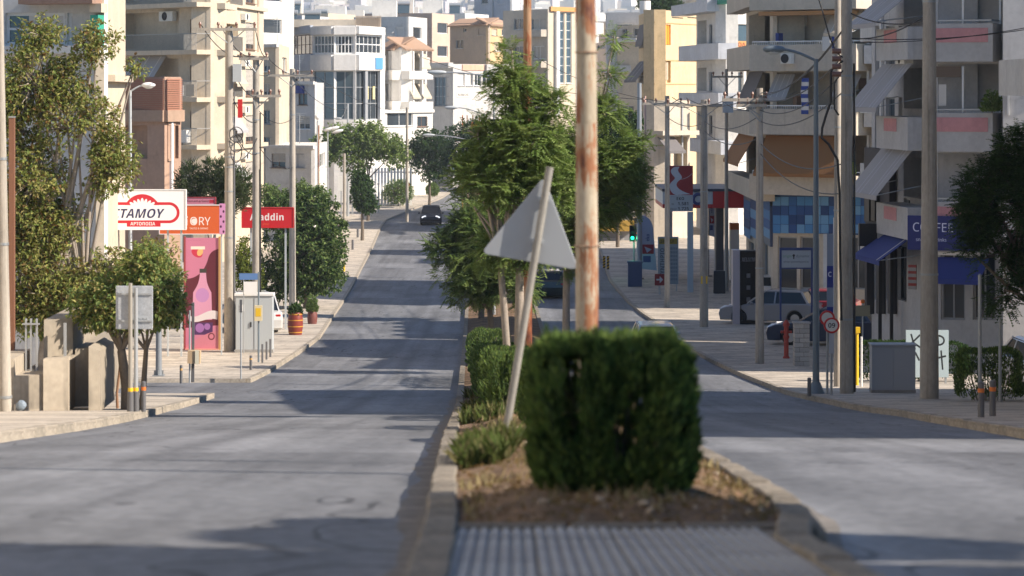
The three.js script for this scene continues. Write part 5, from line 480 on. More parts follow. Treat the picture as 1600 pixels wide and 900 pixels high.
function feather(label, u, vb, v1, v2, w, lean) { const t = new Thing('feather_flag', label, 'flag', undefined, u, vb); const H = t.y(v1), L = t.y(v2), W = w / t.s, sh = new THREE.Shape(); sh.moveTo(0, L); sh.lineTo(0, H); sh.bezierCurveTo(W * 0.7, H - 0.02, W, H - 0.5, W, H - 1); sh.lineTo(W + lean, L - 0.1); sh.closePath(); const g = new THREE.ShapeGeometry(sh, 12), p = g.attributes.position, uv = g.attributes.uv; for (let i = 0; i < p.count; i++) { uv.setXY(i, p.getX(i) / (W + lean), (p.getY(i) - L) / (H - L)); } const b = g.clone(); b.translate(0, 0, -0.012); t.part('cloth', [g, b], signMat(128, 512, (q, a, c) => { q.fillStyle = '#9fadcb'; q.fillRect(0, 0, a, c); q.fillStyle = '#8c1730'; q.fillRect(14, 280, 90, 90); q.fillStyle = '#a8b4cc'; q.beginPath(); q.moveTo(30, 300); q.lineTo(88, 326); q.lineTo(50, 360); q.fill(); q.fillStyle = '#2b3d83'; q.save(); q.translate(60, 270); q.rotate(-1.57); q.font = 'bold 40px sans-serif'; q.fillText('eko', 20, 10); q.restore(); q.fillRect(20, 390, 60, 60); })); t.part('mast', cyl(0.02, 0.03, H + 0.05, -0.02, 0, 0, 8), black); t.part('foot', cyl(0.2, 0.24, 0.06, -0.02, 0, 0, 12), black); }
feather('pale blue feather flag with red mark beside the traffic light', 1001, 436, 336, 420, 20, 0.2);
feather('white and red feather flag beside the canopy column', 1108, 432, 300, 368, 12, -0.1);
{ const t = new Thing('price_board', 'tall white and grey price board with yellow heading', 'sign', undefined, 1044, 448, { Z: 149 }); t.box('board', 1028, 370, 1060, 444, -0.05, 0.05, signMat(256, 592, (g, w, h) => { g.fillStyle = '#8d979c'; g.fillRect(0, 0, w, h); g.fillStyle = '#8f7a1c'; g.fillRect(14, 20, 228, 70); g.fillStyle = '#3d3a1a'; g.font = 'bold 50px sans-serif'; g.fillText('24 SELF', 28, 74); g.fillStyle = '#6f7a84'; for (let r = 0; r < 9; r++) for (let c = 0; c < 4; c++) g.fillRect(136 + c * 28, 130 + r * 48, 20, 30); g.fillStyle = '#44505c'; g.save(); g.translate(80, 560); g.rotate(-1.57); g.font = 'bold 74px sans-serif'; g.fillText('ΠΛΥΝΤΗΡΙΟ', 0, 0, 440); g.restore(); })); for (const u of [1030, 1056]) t.box('leg', u, 444, u + 2, CYv(t), -0.04, 0.04, galv); }
{ const t = new Thing('arrow_sign', 'small red sign with white arrow pointing right', 'sign', undefined, 1031, 448, { Z: 146 }); t.box('plate', 1023, 428, 1038, 446, 0, 0.04, signMat(128, 128, (g) => { g.fillStyle = '#7e1218'; g.fillRect(0, 0, 128, 128); g.fillStyle = '#b7bcc4'; g.fillRect(22, 54, 56, 18); g.beginPath(); g.moveTo(66, 24); g.lineTo(112, 63); g.lineTo(66, 102); g.lineTo(66, 24); g.fill(); })); t.box('leg', 1029, 446, 1032, CYv(t), -0.02, 0, galv); }
{ const t = new Thing('vending_machine', 'tall black vending machine with white side panel', 'vending machine', undefined, 1162, 503, { Z: 121 }); t.box('side_panel', 1145, 391, 1156, CYv(t), -0.9, 0, paint([0.46, 0.43, 0.47])); t.box('body', 1156, 392, 1182, CYv(t), -0.9, -0.02, black); t.box('front', 1157, 394, 1181, 500, -0.019, 0.01, signMat(128, 512, (g, w, h) => { g.fillStyle = '#131214'; g.fillRect(0, 0, w, h); g.fillStyle = '#8e8e90'; g.font = 'italic bold 40px serif'; g.fillText('MELLUTO', 8, 70, 112); g.fillStyle = '#6b6b6e'; for (const y of [160, 250, 340]) g.fillRect(50, y, 32, 34); }, 0.25)); }
{ const t = new Thing('sandwich_board', 'black sandwich board standing by the canopy column', 'sign', undefined, 1124, 436, { Z: 147 }); const w = 0.62, h = 1.25, g = [0.2, -0.2].map(a => { const b = ubox(w, h, 0.03, 0, h / 2, 0); b.rotateX(-a); b.translate(0, 0, a * 1.3); return b; }); t.part('panel', g, black); t.part('hinge', bar(V3(-w / 2, h * 0.98, 0), V3(w / 2, h * 0.98, 0), 0.02), steel); }
{ const t = new Thing('traffic_light', 'traffic signal showing green beside a lit red arrow head', 'traffic light', undefined, 990, 437); t.part('post', cyl(0.05, 0.06, t.y(374), t.x(990.5), 0, 0, 10), greyP); const em = (c, i) => new THREE.MeshStandardMaterial({ color: 0x111111, emissive: c, emissiveIntensity: i }); const lens = (u, v, m, p) => { const g = cyl(0.095, 0.095, 0.03, 0, 0, 0, 16); g.rotateX(Math.PI / 2); g.translate(t.x(u), t.y(v), 0.15); t.part('lens', g, m, p); const h = new THREE.CylinderGeometry(0.12, 0.12, 0.16, 14, 1, true, 1.57, 3.14); h.rotateX(Math.PI / 2); h.rotateZ(Math.PI / 2 * 0); h.translate(t.x(u), t.y(v), 0.2); t.part('visor', h, black, p); }; const a = t.box('signal_head', 983.5, 352, 992, 377, -0.1, 0.13, black), b = t.box('signal_head', 992.8, 357, 1001, 377, -0.1, 0.13, black); lens(988, 371.5, em(0x1fffb0, 2.6), a); lens(988, 364, dark, a); lens(988, 357, dark, a); lens(996.8, 371.5, em(0xff2a2a, 1.6), b); lens(996.8, 364, em(0xff4a1a, 1.2), b); const l = new THREE.PointLight(0x1fffb0, 0.6, 6); l.position.set(t.x(988), t.y(371.5), 0.35); t.g.add(l); l.name = 'signal_light'; }
{ const t = new Thing('utility_box', 'dark blue utility box at the foot of the traffic light', 'box', undefined, 992, 436, { Z: 153 }); t.part('body', rbox(t.x(1003) - t.x(981), t.y(410), 0.5, 0.03, 0, t.y(410) / 2, -0.1), paint([0.05, 0.08, 0.17])); t.box('lid', 980, 408, 1004, 411, -0.4, 0.2, paint([0.06, 0.09, 0.18])); }
for (const [u, vb] of [[944, 419], [950, 421]]) { const t = new Thing('hazard_marker', 'yellow and black striped hazard marker on far right kerb', 'marker', 'striped hazard markers', u, vb); t.box('plate', u - 2, 400, u + 2, vb, -0.03, 0.03, signMat(32, 128, (g, w, h) => { g.fillStyle = '#c79a1a'; g.fillRect(0, 0, w, h); g.fillStyle = '#15130f'; for (let k = 0; k < 5; k++) { g.beginPath(); g.moveTo(0, k * 30); g.lineTo(32, k * 30 - 14); g.lineTo(32, k * 30); g.lineTo(0, k * 30 + 14); g.fill(); } })); }
{ const t = new Thing('yellow_awning_kiosk', 'low kiosk with ochre awning beyond the median trees', 'kiosk', undefined, 958, 0, { Z: 205 }); t.box('wall', 936, 338, 985, CYv(t), -3, 0, paint([0.25, 0.26, 0.28])); t.box('awning', 934, 344, 990, 360, -0.2, 1.2, mat([0.42, 0.26, 0.05], 0.85)); t.box('counter', 940, 372, 975, CYv(t), 0, 0.3, paint([0.4, 0.4, 0.4])); }
{ const t = new Thing('playground_frame', 'orange and green playground tower behind far trees', 'play frame', undefined, 745, 0, { Z: 255 }); for (const u of [722, 729, 738, 748]) t.box('post', u, 180, u + 1.6, CYv(t), -0.1, 0.1, pick([rusty2, orangeP])); t.box('orange_roof', 736, 190, 756, 204, -1, 1, orangeP); t.box('green_panel', 744, 204, 760, 222, -0.8, 0.8, paint([0.05, 0.35, 0.25])); }
{ const t = new Thing('boundary_fence', 'white paling fence along the far left pavement', 'fence', undefined, 612, 0, { Z: 262 }); for (let u = 575; u < 645; u += 5) t.box('pale', u, 262, u + 3.4, CYv(t), -0.05, 0.05, whiteP); t.box('rail', 574, 268, 646, 270, -0.1, -0.052, whiteP); }

// ---- cars
const carPaint = (c, r = 0.28) => mat(c, r, { clearcoat: 0.8, clearcoatRoughness: 0.08, metalness: 0.25 });
const tyreM = mat([0.02, 0.02, 0.02], 0.9), rimM = metal([0.45, 0.45, 0.46], 0.35, 0.8), headM = mat([0.75, 0.78, 0.8], 0.12), tailM = mat([0.4, 0.02, 0.02], 0.25), carGlass = mat([0.02, 0.025, 0.03], 0.05);
// local: +x is the car's front, y up, z across
function car(label, X, Z, turn, m, o = {}) {
  const L = o.L ?? 4.35, W = o.W ?? 1.8, H = o.H ?? 1.5, lift = o.lift ?? 0, bel = o.belt ?? 0.92, g = new THREE.Group(); g.name = numbered('parked_car'); if (o.moving) g.name = numbered('car'); g.position.set(X, gy(Z) + lift + 0.002, -Z); g.rotation.y = turn; g.userData = { label, category: 'car', group: o.moving ? 'cars on the carriageways' : 'parked cars' }; scene.add(g); g.rotateZ(o.pitch ?? 0);
  const wr = 0.33, wx = [L * 0.29, -L * 0.3], s = new THREE.Shape(); s.moveTo(-L / 2 + 0.04, 0.3); s.lineTo(-L / 2, 0.62); s.lineTo(-L / 2 + 0.06, bel - 0.02); s.lineTo(-L / 2 + 0.3, bel + 0.04); s.lineTo(L * 0.16, bel); s.lineTo(L / 2 - 0.3, bel - 0.16); s.lineTo(L / 2 - 0.06, 0.66); s.lineTo(L / 2, 0.5); s.lineTo(L / 2 - 0.06, 0.24); for (const x of wx) { s.lineTo(x + wr + 0.07, 0.24); s.absarc(x, 0.33, wr + 0.07, -0.22, Math.PI + 0.22, false); } s.lineTo(-L / 2 + 0.1, 0.24); s.closePath();
  const bg = new THREE.ExtrudeGeometry(s, { depth: W - 0.16, bevelEnabled: true, bevelThickness: 0.08, bevelSize: 0.05, bevelSegments: 3, curveSegments: 12 }); bg.translate(0, 0, -W / 2 + 0.08); const body = mesh('body', bg, m, g);
  const cab = [[-L / 2 + 0.22, bel], [-L * 0.36, H - 0.06], [L * 0.02, H - 0.05], [L * 0.23, bel]], w1 = W / 2 - 0.1, w2 = W / 2 - 0.26, pts = []; for (const z of [-1, 1]) { pts.push(V3(cab[0][0], bel - 0.03, z * w1), V3(cab[1][0], cab[1][1], z * w2), V3(cab[2][0], cab[2][1], z * w2), V3(cab[3][0], bel - 0.03, z * w1)); } mesh('windows', new ConvexGeometry(pts), carGlass, g);
  const rp = []; for (const z of [-1, 1]) rp.push(V3(cab[1][0] - 0.05, H - 0.09, z * (w2 + 0.03)), V3(cab[1][0] + 0.12, H - 0.005, z * (w2 - 0.1)), V3(cab[2][0] - 0.12, H - 0.005, z * (w2 - 0.1)), V3(cab[2][0] + 0.07, H - 0.085, z * (w2 + 0.03))); mesh('roof', new ConvexGeometry(rp), m, g);
  const pil = []; for (const z of [-1, 1]) { const A = (i, k) => V3(cab[i][0] + (i === 0 || i === 3 ? 0 : 0), i === 0 || i === 3 ? bel - 0.02 : cab[i][1], z * (i === 0 || i === 3 ? w1 + 0.005 : w2 + 0.005)); pil.push(beam(A(0), A(1), 0.1, 0.05), beam(A(3), A(2), 0.07, 0.05), beam(V3(-L * 0.08, bel, z * (w1 + 0.004)), V3(-L * 0.09, H - 0.07, z * (w2 + 0.006)), 0.07, 0.03)); } pil.forEach(q => mesh('pillar', q, m, g));
  for (const x of wx) for (const z of [-1, 1]) { const t = new THREE.TorusGeometry(wr - 0.085, 0.095, 8, 20); t.scale(1, 1, 1.05); t.translate(x, wr, z * (W / 2 - 0.12)); const w = mesh('wheel', t, tyreM, g); const r = cyl(wr - 0.1, wr - 0.1, 0.12, 0, -0.06, 0, 16); r.rotateX(Math.PI / 2); r.translate(x, wr, z * (W / 2 - 0.1)); mesh('rim', r, rimM, w); }
  for (const z of [-1, 1]) { const h = rbox(0.3, 0.13, 0.42, 0.05); h.rotateX(z * 0.32); h.rotateY(z * 0.35); h.translate(L / 2 - 0.17, 0.71, z * (W / 2 - 0.3)); mesh('headlight', h, o.lamps ?? headM, g); mesh('tail_light', rbox(0.1, 0.22, 0.24, 0.03, -L / 2 + 0.03, 0.75, z * (W / 2 - 0.2)), tailM, g); mesh('mirror', rbox(0.12, 0.12, 0.2, 0.04, L * 0.15, bel + 0.06, z * (W / 2 + 0.08)), o.mm ?? m, g); }
  mesh('grille', rbox(0.06, 0.16, W * 0.5, 0.02, L / 2 - 0.035, 0.6, 0), black, g); mesh('bumper', [rbox(0.1, 0.12, W * 0.86, 0.03, L / 2 - 0.04, 0.33, 0), rbox(0.1, 0.14, W * 0.88, 0.03, -L / 2 + 0.04, 0.36, 0)], o.bump ?? dkGrey, g); mesh('number_plate', [ubox(0.02, 0.11, 0.5, L / 2 + 0.012, 0.46, 0), ubox(0.02, 0.11, 0.5, -L / 2 + 0.0, 0.52, 0)], whiteP, g);
  return g;
}
const P2 = (u, v) => gp(u, v, 0);
{ const p = P2(673.5, 350); car('black crossover driving up towards the median trees', p.X, p.Z, -Math.PI / 2 + 0.02, mat([0.008, 0.009, 0.013], 0.4), { moving: true, H: 1.6, W: 1.86, L: 4.4, lamps: mat([0.9, 0.92, 0.95], 0.1, { emissive: 0xffffff, emissiveIntensity: 0.5 }) }); }
{ const p = P2(858, 462); car('dark green hatchback driving away behind the median trunks', p.X, p.Z - 0.5, Math.PI / 2, carPaint([0.02, 0.035, 0.03]), { moving: true }); }
{ const p = P2(1021, 566); car('white hatchback with rails seen over the clipped bush', p.X, p.Z, Math.PI / 2 + 0.03, carPaint([0.62, 0.64, 0.68]), { moving: true, W: 1.7, L: 3.9 }); }
{ const p = gp(1205, 506, 0.13); car('silver estate car parked beside the black machine', p.X, p.Z, -0.35 + Math.PI, carPaint([0.26, 0.27, 0.29]), { lift: 0.13, H: 1.58 }); }
car('white sunlit saloon parked beyond the silver estate', (1214 - 800) * 138 / F, 138, Math.PI * 0.04, carPaint([0.7, 0.7, 0.7]), { lift: 0.13 });
car('dark red hatchback parked in front of the shop windows', (1268 - 800) * 124 / F, 124, Math.PI * 0.92, carPaint([0.25, 0.02, 0.03]), { lift: 0.13 });
car('dark blue car parked behind the block pier', (1290 - 800) * 106 / F, 106, Math.PI * 0.9, carPaint([0.015, 0.03, 0.07]), { lift: 0.13 });
car('pale car parked past the end of the clipped hedge', (1622 - 800) * 71 / F, 71, Math.PI * 0.52, carPaint([0.5, 0.5, 0.5]), { lift: 0.13 });
car('white van parked behind the grey service cabinet', (392 - 800) * 116 / F, 116, Math.PI * 0.6, carPaint([0.72, 0.72, 0.7]), { lift: 0.13, H: 1.75 });
car('blue car waiting beyond the traffic light', (985 - 800) * 215 / F, 215, 1.2, carPaint([0.03, 0.06, 0.16]), {});

// ---- overhead cables
const Zof = v => gp(0, v, WALK).Z; const zR1 = Zof(623), zR2 = Zof(615), zR4 = Zof(568), zR5 = Zof(511), zR6 = Zof(480), zL2 = Zof(549), zL3 = Zof(528), zL4 = Zof(487);
const runs = (label, za, zb, sag, r, ...list) => { for (const [a, b, c, d] of list) wire(label, [a, b, za], [c, d, zb], sag, r); };
runs('black cable from the dark weathered pole to the one by the black machine', zR2, zR4, 0.5, 0.018, [1322, 40, 1190, 145], [1328, 30, 1185, 150], [1330, 72, 1192, 156], [1320, 110, 1187, 172], [1330, 130, 1189, 190], [1330, 250, 1189, 225], [1330, 300, 1188, 240]);
runs('black cable from the pole by the machine to the yellow patched pole', zR4, zR5, 0.4, 0.018, [1150, 148, 1050, 152], [1180, 148, 1072, 153], [1192, 150, 1130, 158], [1187, 180, 1101, 190], [1187, 215, 1101, 205]);
runs('black cable from the yellow patched pole to the pylon pole', zR5, zR6, 0.3, 0.018, [1060, 155, 1010, 156], [1100, 158, 1042, 158], [1101, 192, 1042, 182]);
runs('dark cable spanning above the median trees', zR6, 160, 0.5, 0.016, [1042, 160, 826, 82], [1020, 156, 660, 90]);
runs('black cable between the thick pole and the dark weathered pole', zR1, zR2, 0.2, 0.018, [1452, 30, 1328, 20], [1452, 20, 1330, 60]);
runs('thin service cable crossing in front of the pink balconies', zR2, 70, 0.15, 0.012, [1330, 60, 1640, 40], [1330, 66, 1640, 36]);
runs('black cable between the wide armed pole and the pole behind the cabinet', zL2, zL3, 0.35, 0.018, [315, 40, 378, 88], [345, 40, 396, 88], [398, 40, 416, 88], [362, 105, 402, 150], [362, 150, 402, 190], [362, 250, 402, 215], [364, 200, 402, 240]);
runs('black cable from the cabinet pole to the pole behind the round tree', zL3, zL4, 0.4, 0.016, [378, 88, 424, 114], [416, 88, 486, 114], [402, 170, 457, 185], [402, 225, 457, 262]);
runs('dark cable from the round tree pole to the far lamp masts', zL4, 220, 0.6, 0.016, [457, 122, 543, 170], [486, 114, 636, 172]);
// drop cables hanging on the dark pole
{ const t = new Thing('cable_loop', 'thick black cables looping down the dark weathered pole', 'cable', undefined, 1300, 615, { Z: zR2 - 0.4 }); for (const [pts, r] of [[[[1316, 95], [1298, 110], [1297, 160], [1290, 180], [1284, 200], [1283, 215], [1294, 225], [1308, 250], [1311, 300], [1312, 400], [1314, 500]], 0.035], [[[1316, 110], [1303, 130], [1303, 170], [1310, 180]], 0.025], [[[1316, 90], [1306, 82], [1296, 60], [1285, 20], [1276, -10]], 0.02]]) t.part('cable', taper(pts.map(([u, v]) => V3(t.x(u), t.y(v), 0.1)), pts.map(() => r), 6), black); t.part('insulator', [80, 92, 104, 116].map(v => bar(V3(t.x(1299), t.y(v), 0.12), V3(t.x(1313), t.y(v), 0.12), 0.07, 8)), insul); }

// ================= vegetation =================
const leafMat = new THREE.MeshPhysicalMaterial({ vertexColors: true, roughness: 0.9, transmission: 0.45, thickness: 0, side: THREE.DoubleSide, specularIntensity: 0.2 });
const bark = mat([0.2, 0.16, 0.12], 0.95, { map: grT }), barkL = mat([0.42, 0.36, 0.3], 0.95, { map: grT });
class Leaves {
  constructor() { this.p = []; this.n = []; this.c = []; }
  leaf(o, dir, up, l, w, col, bend = 0.15) { // rhombus folded along the midrib
    const s = dir.clone().cross(up); if (s.lengthSq() < 1e-4) s.set(1, 0, 0); s.normalize(); const nn = s.clone().cross(dir).normalize(), tip = o.clone().addScaledVector(dir, l).addScaledVector(nn, -bend * l), mid = o.clone().addScaledVector(dir, l * 0.45), L = mid.clone().addScaledVector(s, w).addScaledVector(nn, w * 0.35), R = mid.clone().addScaledVector(s, -w).addScaledVector(nn, w * 0.35);
    for (const [a, b, c] of [[o, L, tip], [o, tip, R]]) { const fn = b.clone().sub(a).cross(c.clone().sub(a)).normalize(); for (const q of [a, b, c]) { this.p.push(q.x, q.y, q.z); this.n.push(fn.x, fn.y, fn.z); this.c.push(col[0], col[1], col[2]); } }
  }
  geo() { const g = new THREE.BufferGeometry(); g.setAttribute('position', new THREE.Float32BufferAttribute(this.p, 3)); g.setAttribute('normal', new THREE.Float32BufferAttribute(this.n, 3)); g.setAttribute('color', new THREE.Float32BufferAttribute(this.c, 3)); return g; }
}
const rdir = () => { const z = rr(-1, 1), a = rr(0, 6.283), r = Math.sqrt(1 - z * z); return V3(r * Math.cos(a), z, r * Math.sin(a)); };
const UP = V3(0, 1, 0);
function addLeaves(t, name, L) { const o = new THREE.Mesh(L.geo(), leafMat); o.name = name; o.castShadow = o.receiveShadow = true; t.g.add(o); return o; }
const tint = (cols) => { const c = pick(cols), k = rr(0.75, 1.25); return [c[0] * k, c[1] * k * rr(0.93, 1.07), c[2] * k]; };
// tree: lobes given in photo pixels at the tree's distance; leaves in clumps on twigs through each lobe
function tree(name, label, u, vb, o) {
  const t = new Thing(name, label, o.cat ?? 'tree', o.group, u, vb, { lift: o.lift ?? WALK, Z: o.Z }), lobes = o.lobes.map(([a, b, ru, rv, dz = 0, rz]) => ({ c: V3(t.x(a), t.y(b), dz), r: V3(ru / t.s, rv / t.s, rz ?? (ru + rv) / 2 / t.s) })), L = new Leaves(), tw = [];
  const tot = lobes.reduce((s, l) => s + l.r.x * l.r.y * l.r.z, 0), ph = rr(0, 50);
  for (const l of lobes) { const n = Math.round(o.clumps * l.r.x * l.r.y * l.r.z / tot) + 4; for (let i = 0; i < n; i++) { const d = rdir(), rad = Math.pow(rnd(), o.shell ?? 0.45), c = V3(d.x * l.r.x * rad, d.y * l.r.y * rad, d.z * l.r.z * rad).add(l.c); if (fbm(c.x * 1.6 + ph, c.y * 1.6 + c.z * 1.1) < (o.gap ?? 0.38)) continue; if (c.y < 0.25) continue; const out = d.clone().add(rdir().multiplyScalar(0.6)).add(V3(0, o.rise ?? 0.15, 0)).normalize(); clump(L, c, out, o); if (rnd() < 0.12) tw.push(taper([l.c.clone().lerp(c, 0.25), l.c.clone().lerp(c, 0.7).add(rdir().multiplyScalar(0.06)), c], [0.022, 0.014, 0.006], 4)); } }
  const gs = [], bm = o.bark ?? bark; for (const [bx, rad, lean] of o.trunks ?? [[0, 0.11, 0]]) { const top = lobes.reduce((m, l) => l.c.y > m.y ? l.c : m, V3(0, 0, 0)), fk = V3(bx + lean, Math.min(lobes.reduce((s, l) => s + l.c.y, 0) / lobes.length * 0.55, top.y * 0.6), 0); gs.push(taper([V3(bx, -0.15, 0), V3(bx + lean * 0.3 + 0.02, fk.y * 0.4, 0), fk], [rad * 1.25, rad, rad * 0.8], 9)); for (const l of lobes) { const mid = fk.clone().lerp(l.c, 0.5).add(V3(rr(-0.15, 0.15), rr(0, 0.2), rr(-0.1, 0.1))); gs.push(taper([fk, mid, l.c.clone().add(V3(0, l.r.y * 0.3, 0))], [rad * 0.6, rad * 0.38, 0.015], 6)); } }
  t.part('trunk', [...gs, ...tw], bm); addLeaves(t, 'crown', L); return t;
}
function clump(L, c, out, o) {
  if (o.frond) { // feathery compound leaf: leaflets in pairs along a drooping axis
    const len = rr(0.2, 0.38) * (o.fs ?? 1), n = o.pairs ?? 9, side = out.clone().cross(UP).normalize(); for (let f = 0; f < (o.fronds ?? 2); f++) { const ax = out.clone().multiplyScalar(0.7).add(rdir().multiplyScalar(0.8)).add(V3(0, 0.1, 0)).normalize(), col = tint(o.cols); for (let k = 1; k <= n; k++) { const q = k / n, p = c.clone().addScaledVector(ax, len * q).add(V3(0, -0.15 * len * q * q, 0)), s = ax.clone().cross(UP).normalize(); for (const e of [-1, 1]) L.leaf(p, s.clone().multiplyScalar(e).addScaledVector(ax, 0.45).add(V3(0, rr(-0.25, 0.1), 0)).normalize(), UP, o.l * rr(0.8, 1.2) * (1 - 0.4 * Math.abs(q - 0.5)), o.w, col, 0.1); } } return; }
  const n = o.n ?? 6; for (let k = 0; k < n; k++) { const d = out.clone().multiplyScalar(0.6).add(rdir()).add(V3(0, o.droop ?? -0.25, 0)).normalize(); L.leaf(c.clone().addScaledVector(rdir(), (o.cr ?? 0.14) * rnd()), d, UP.clone().add(rdir().multiplyScalar(0.5)), o.l * rr(0.7, 1.25), o.w * rr(0.8, 1.2), tint(o.cols)); }
}
const G1 = [[0.27, 0.31, 0.08], [0.34, 0.35, 0.1], [0.2, 0.26, 0.07], [0.38, 0.34, 0.13]], Gdark = [[0.05, 0.1, 0.028], [0.07, 0.13, 0.035], [0.04, 0.08, 0.024]], Gfresh = [[0.26, 0.35, 0.1], [0.31, 0.4, 0.12], [0.2, 0.29, 0.08]], Gmed = [[0.18, 0.25, 0.08], [0.22, 0.3, 0.095], [0.13, 0.2, 0.065]], Gdry = [[0.2, 0.12, 0.04], [0.16, 0.12, 0.04]];
// left: big sparse vine-like tree above the wall, and the young street tree
tree('roadside_tree', 'large straggly yellow-green tree over the retaining wall', 62, 640, { Z: 66, trunks: [[0, 0.16, 0.3], [0.6, 0.1, 0.5]], bark: barkL, lobes: [[50, 130, 60, 70], [120, 195, 70, 65], [55, 280, 70, 70], [165, 255, 55, 60], [80, 345, 56, 55], [40, 410, 70, 60], [160, 430, 80, 48], [90, 455, 90, 40], [150, 70, 40, 40], [212, 105, 22, 18], [65, 55, 40, 35], [240, 400, 40, 30], [205, 455, 70, 45], [130, 470, 80, 45], [60, 350, 60, 50], [100, 130, 50, 50], [240, 440, 45, 40], [110, 500, 70, 26], [20, 200, 40, 60], [20, 490, 40, 30], [60, 490, 70, 40], [120, 500, 60, 34], [200, 480, 70, 36], [30, 340, 40, 60]], clumps: 13000, gap: 0.385, shell: 0.5, n: 5, l: 0.13, w: 0.035, cr: 0.16, cols: [...G1, ...G1, Gdry[0]] });
tree('street_tree', 'young dark green street tree beside the blank road sign', 199, 640, { trunks: [[0, 0.11, -0.12], [0.28, 0.06, 0.1]], lobes: [[235, 430, 50, 48], [185, 470, 55, 42], [255, 475, 35, 40], [150, 480, 45, 36], [210, 500, 45, 24]], clumps: 2600, gap: 0.34, n: 6, l: 0.11, w: 0.033, cols: [...Gmed, ...G1] });
tree('round_street_tree', 'dense dark round street tree in front of the red sign', 478, 482, { trunks: [[0, 0.13, 0]], lobes: [[475, 385, 66, 72], [438, 335, 40, 32], [508, 415, 40, 46], [430, 420, 42, 48], [495, 320, 36, 28], [455, 450, 48, 30], [520, 365, 26, 34]], clumps: 4200, gap: 0.3, shell: 0.38, n: 6, l: 0.2, w: 0.06, cols: [...Gdark, ...Gmed] });
tree('reed_shrub', 'tall feathery reed-like shrub behind the shop signs', 332, 540, { Z: 112, cat: 'shrub', trunks: [[0, 0.05, 0]], lobes: [[300, 290, 28, 34], [340, 285, 34, 38], [372, 300, 24, 36], [330, 320, 40, 40]], clumps: 1500, gap: 0.3, rise: 1, droop: 0.5, n: 6, l: 0.32, w: 0.02, cols: [[0.12, 0.15, 0.07], [0.09, 0.13, 0.05]] });
tree('yellow_shrub', 'bright yellow-green shrub behind the grey service cabinet', 388, 500, { Z: 117, cat: 'shrub', trunks: [[0, 0.04, 0]], lobes: [[385, 400, 20, 30], [372, 430, 16, 30], [392, 440, 20, 40]], clumps: 700, gap: 0.3, n: 6, l: 0.13, w: 0.04, cols: [[0.2, 0.24, 0.03], [0.14, 0.18, 0.03]] });
tree('hedge_shrub', 'low green hedge strip along the far left plot', 455, 440, { Z: 150, cat: 'shrub', trunks: [[0, 0.05, 0]], lobes: [[420, 305, 20, 20], [440, 312, 22, 18], [470, 300, 20, 20], [500, 310, 16, 22]], clumps: 900, gap: 0.28, n: 5, l: 0.16, w: 0.05, cols: Gmed });
for (const [label, u, Z, lobes, cols, cl] of [
  ['broad fresh green tree arching over the far left pavement', 575, 236, [[590, 225, 42, 24], [615, 240, 28, 24], [555, 240, 36, 30], [530, 215, 30, 24], [570, 205, 34, 18], [505, 235, 24, 28]], [...Gfresh, ...Gmed], 2600],
  ['dark tree with bare trunk beyond the far shrubs', 671, 262, [[668, 225, 28, 26], [690, 240, 24, 28], [650, 240, 22, 24], [672, 262, 26, 22]], Gdark, 1800],
  ['dark bushy tree beside the pale signal mast', 566, 205, [[566, 300, 18, 30], [574, 320, 18, 14], [560, 280, 14, 16]], Gdark, 900],
  ['blue-green tree behind the playground tower', 735, 246, [[720, 225, 34, 40], [750, 215, 30, 34], [710, 270, 24, 30], [740, 265, 34, 30]], [[0.06, 0.11, 0.05], [0.05, 0.09, 0.045]], 1600],
  ['dark tree beyond the petrol station forecourt', 965, 196, [[962, 205, 34, 28], [985, 190, 24, 18], [945, 240, 24, 34], [975, 250, 26, 28]], Gdark, 1500],
  ['small dark tree on the yellow block terrace side', 1020, 262, [[1030, 4, 24, 12], [1050, 8, 18, 10], [1008, 6, 14, 9]], Gdark, 700]]) tree('far_tree', label, u, 0, { Z, trunks: [[0, 0.12, 0]], lobes, clumps: cl, gap: 0.31, n: 5, l: 0.26, w: 0.085, cr: 0.22, cols });
for (const [label, u, vb, lobes] of [['round shrub on the far left pavement corner', 622, 322, [[622, 300, 26, 20]]], ['small low shrub beneath the far dark tree', 678, 308, [[676, 296, 10, 10]]]]) tree('far_shrub', label, u, vb, { cat: 'shrub', trunks: [[0, 0.04, 0]], lobes, clumps: 800, gap: 0.25, shell: 0.35, n: 6, l: 0.16, w: 0.05, cols: Gmed });
// median: feathery trees
const fr = { frond: true, fronds: 2, pairs: 8, l: 0.1, w: 0.02, shell: 0.6, cols: [...Gfresh, ...Gfresh, Gmed[1]], gap: 0.41, rise: 0.1, lift: 0.2 };
tree('median_tree', 'feathery green tree around the thinner rusted pole', 808, 0, { ...fr, Z: 52, trunks: [[0, 0.1, 0.05], [-0.16, 0.08, -0.15]], bark: barkL, lobes: [[815, 225, 66, 56], [780, 290, 66, 50], [855, 300, 50, 60], [805, 130, 44, 40], [730, 275, 40, 34], [835, 375, 56, 40], [775, 380, 60, 40], [860, 165, 30, 26], [745, 210, 34, 26], [800, 80, 22, 20], [740, 330, 30, 26]], clumps: 3200 });
tree('median_tree', 'feathery tree spreading right behind the rusty pole', 882, 0, { ...fr, Z: 64, trunks: [[0, 0.1, 0.05]], bark: barkL, lobes: [[895, 250, 50, 56], [955, 265, 50, 40], [925, 325, 56, 36], [992, 225, 26, 22], [940, 175, 34, 26], [968, 310, 40, 32], [880, 390, 44, 40], [985, 280, 30, 26], [955, 120, 22, 16], [960, 60, 14, 14]], clumps: 2900 });
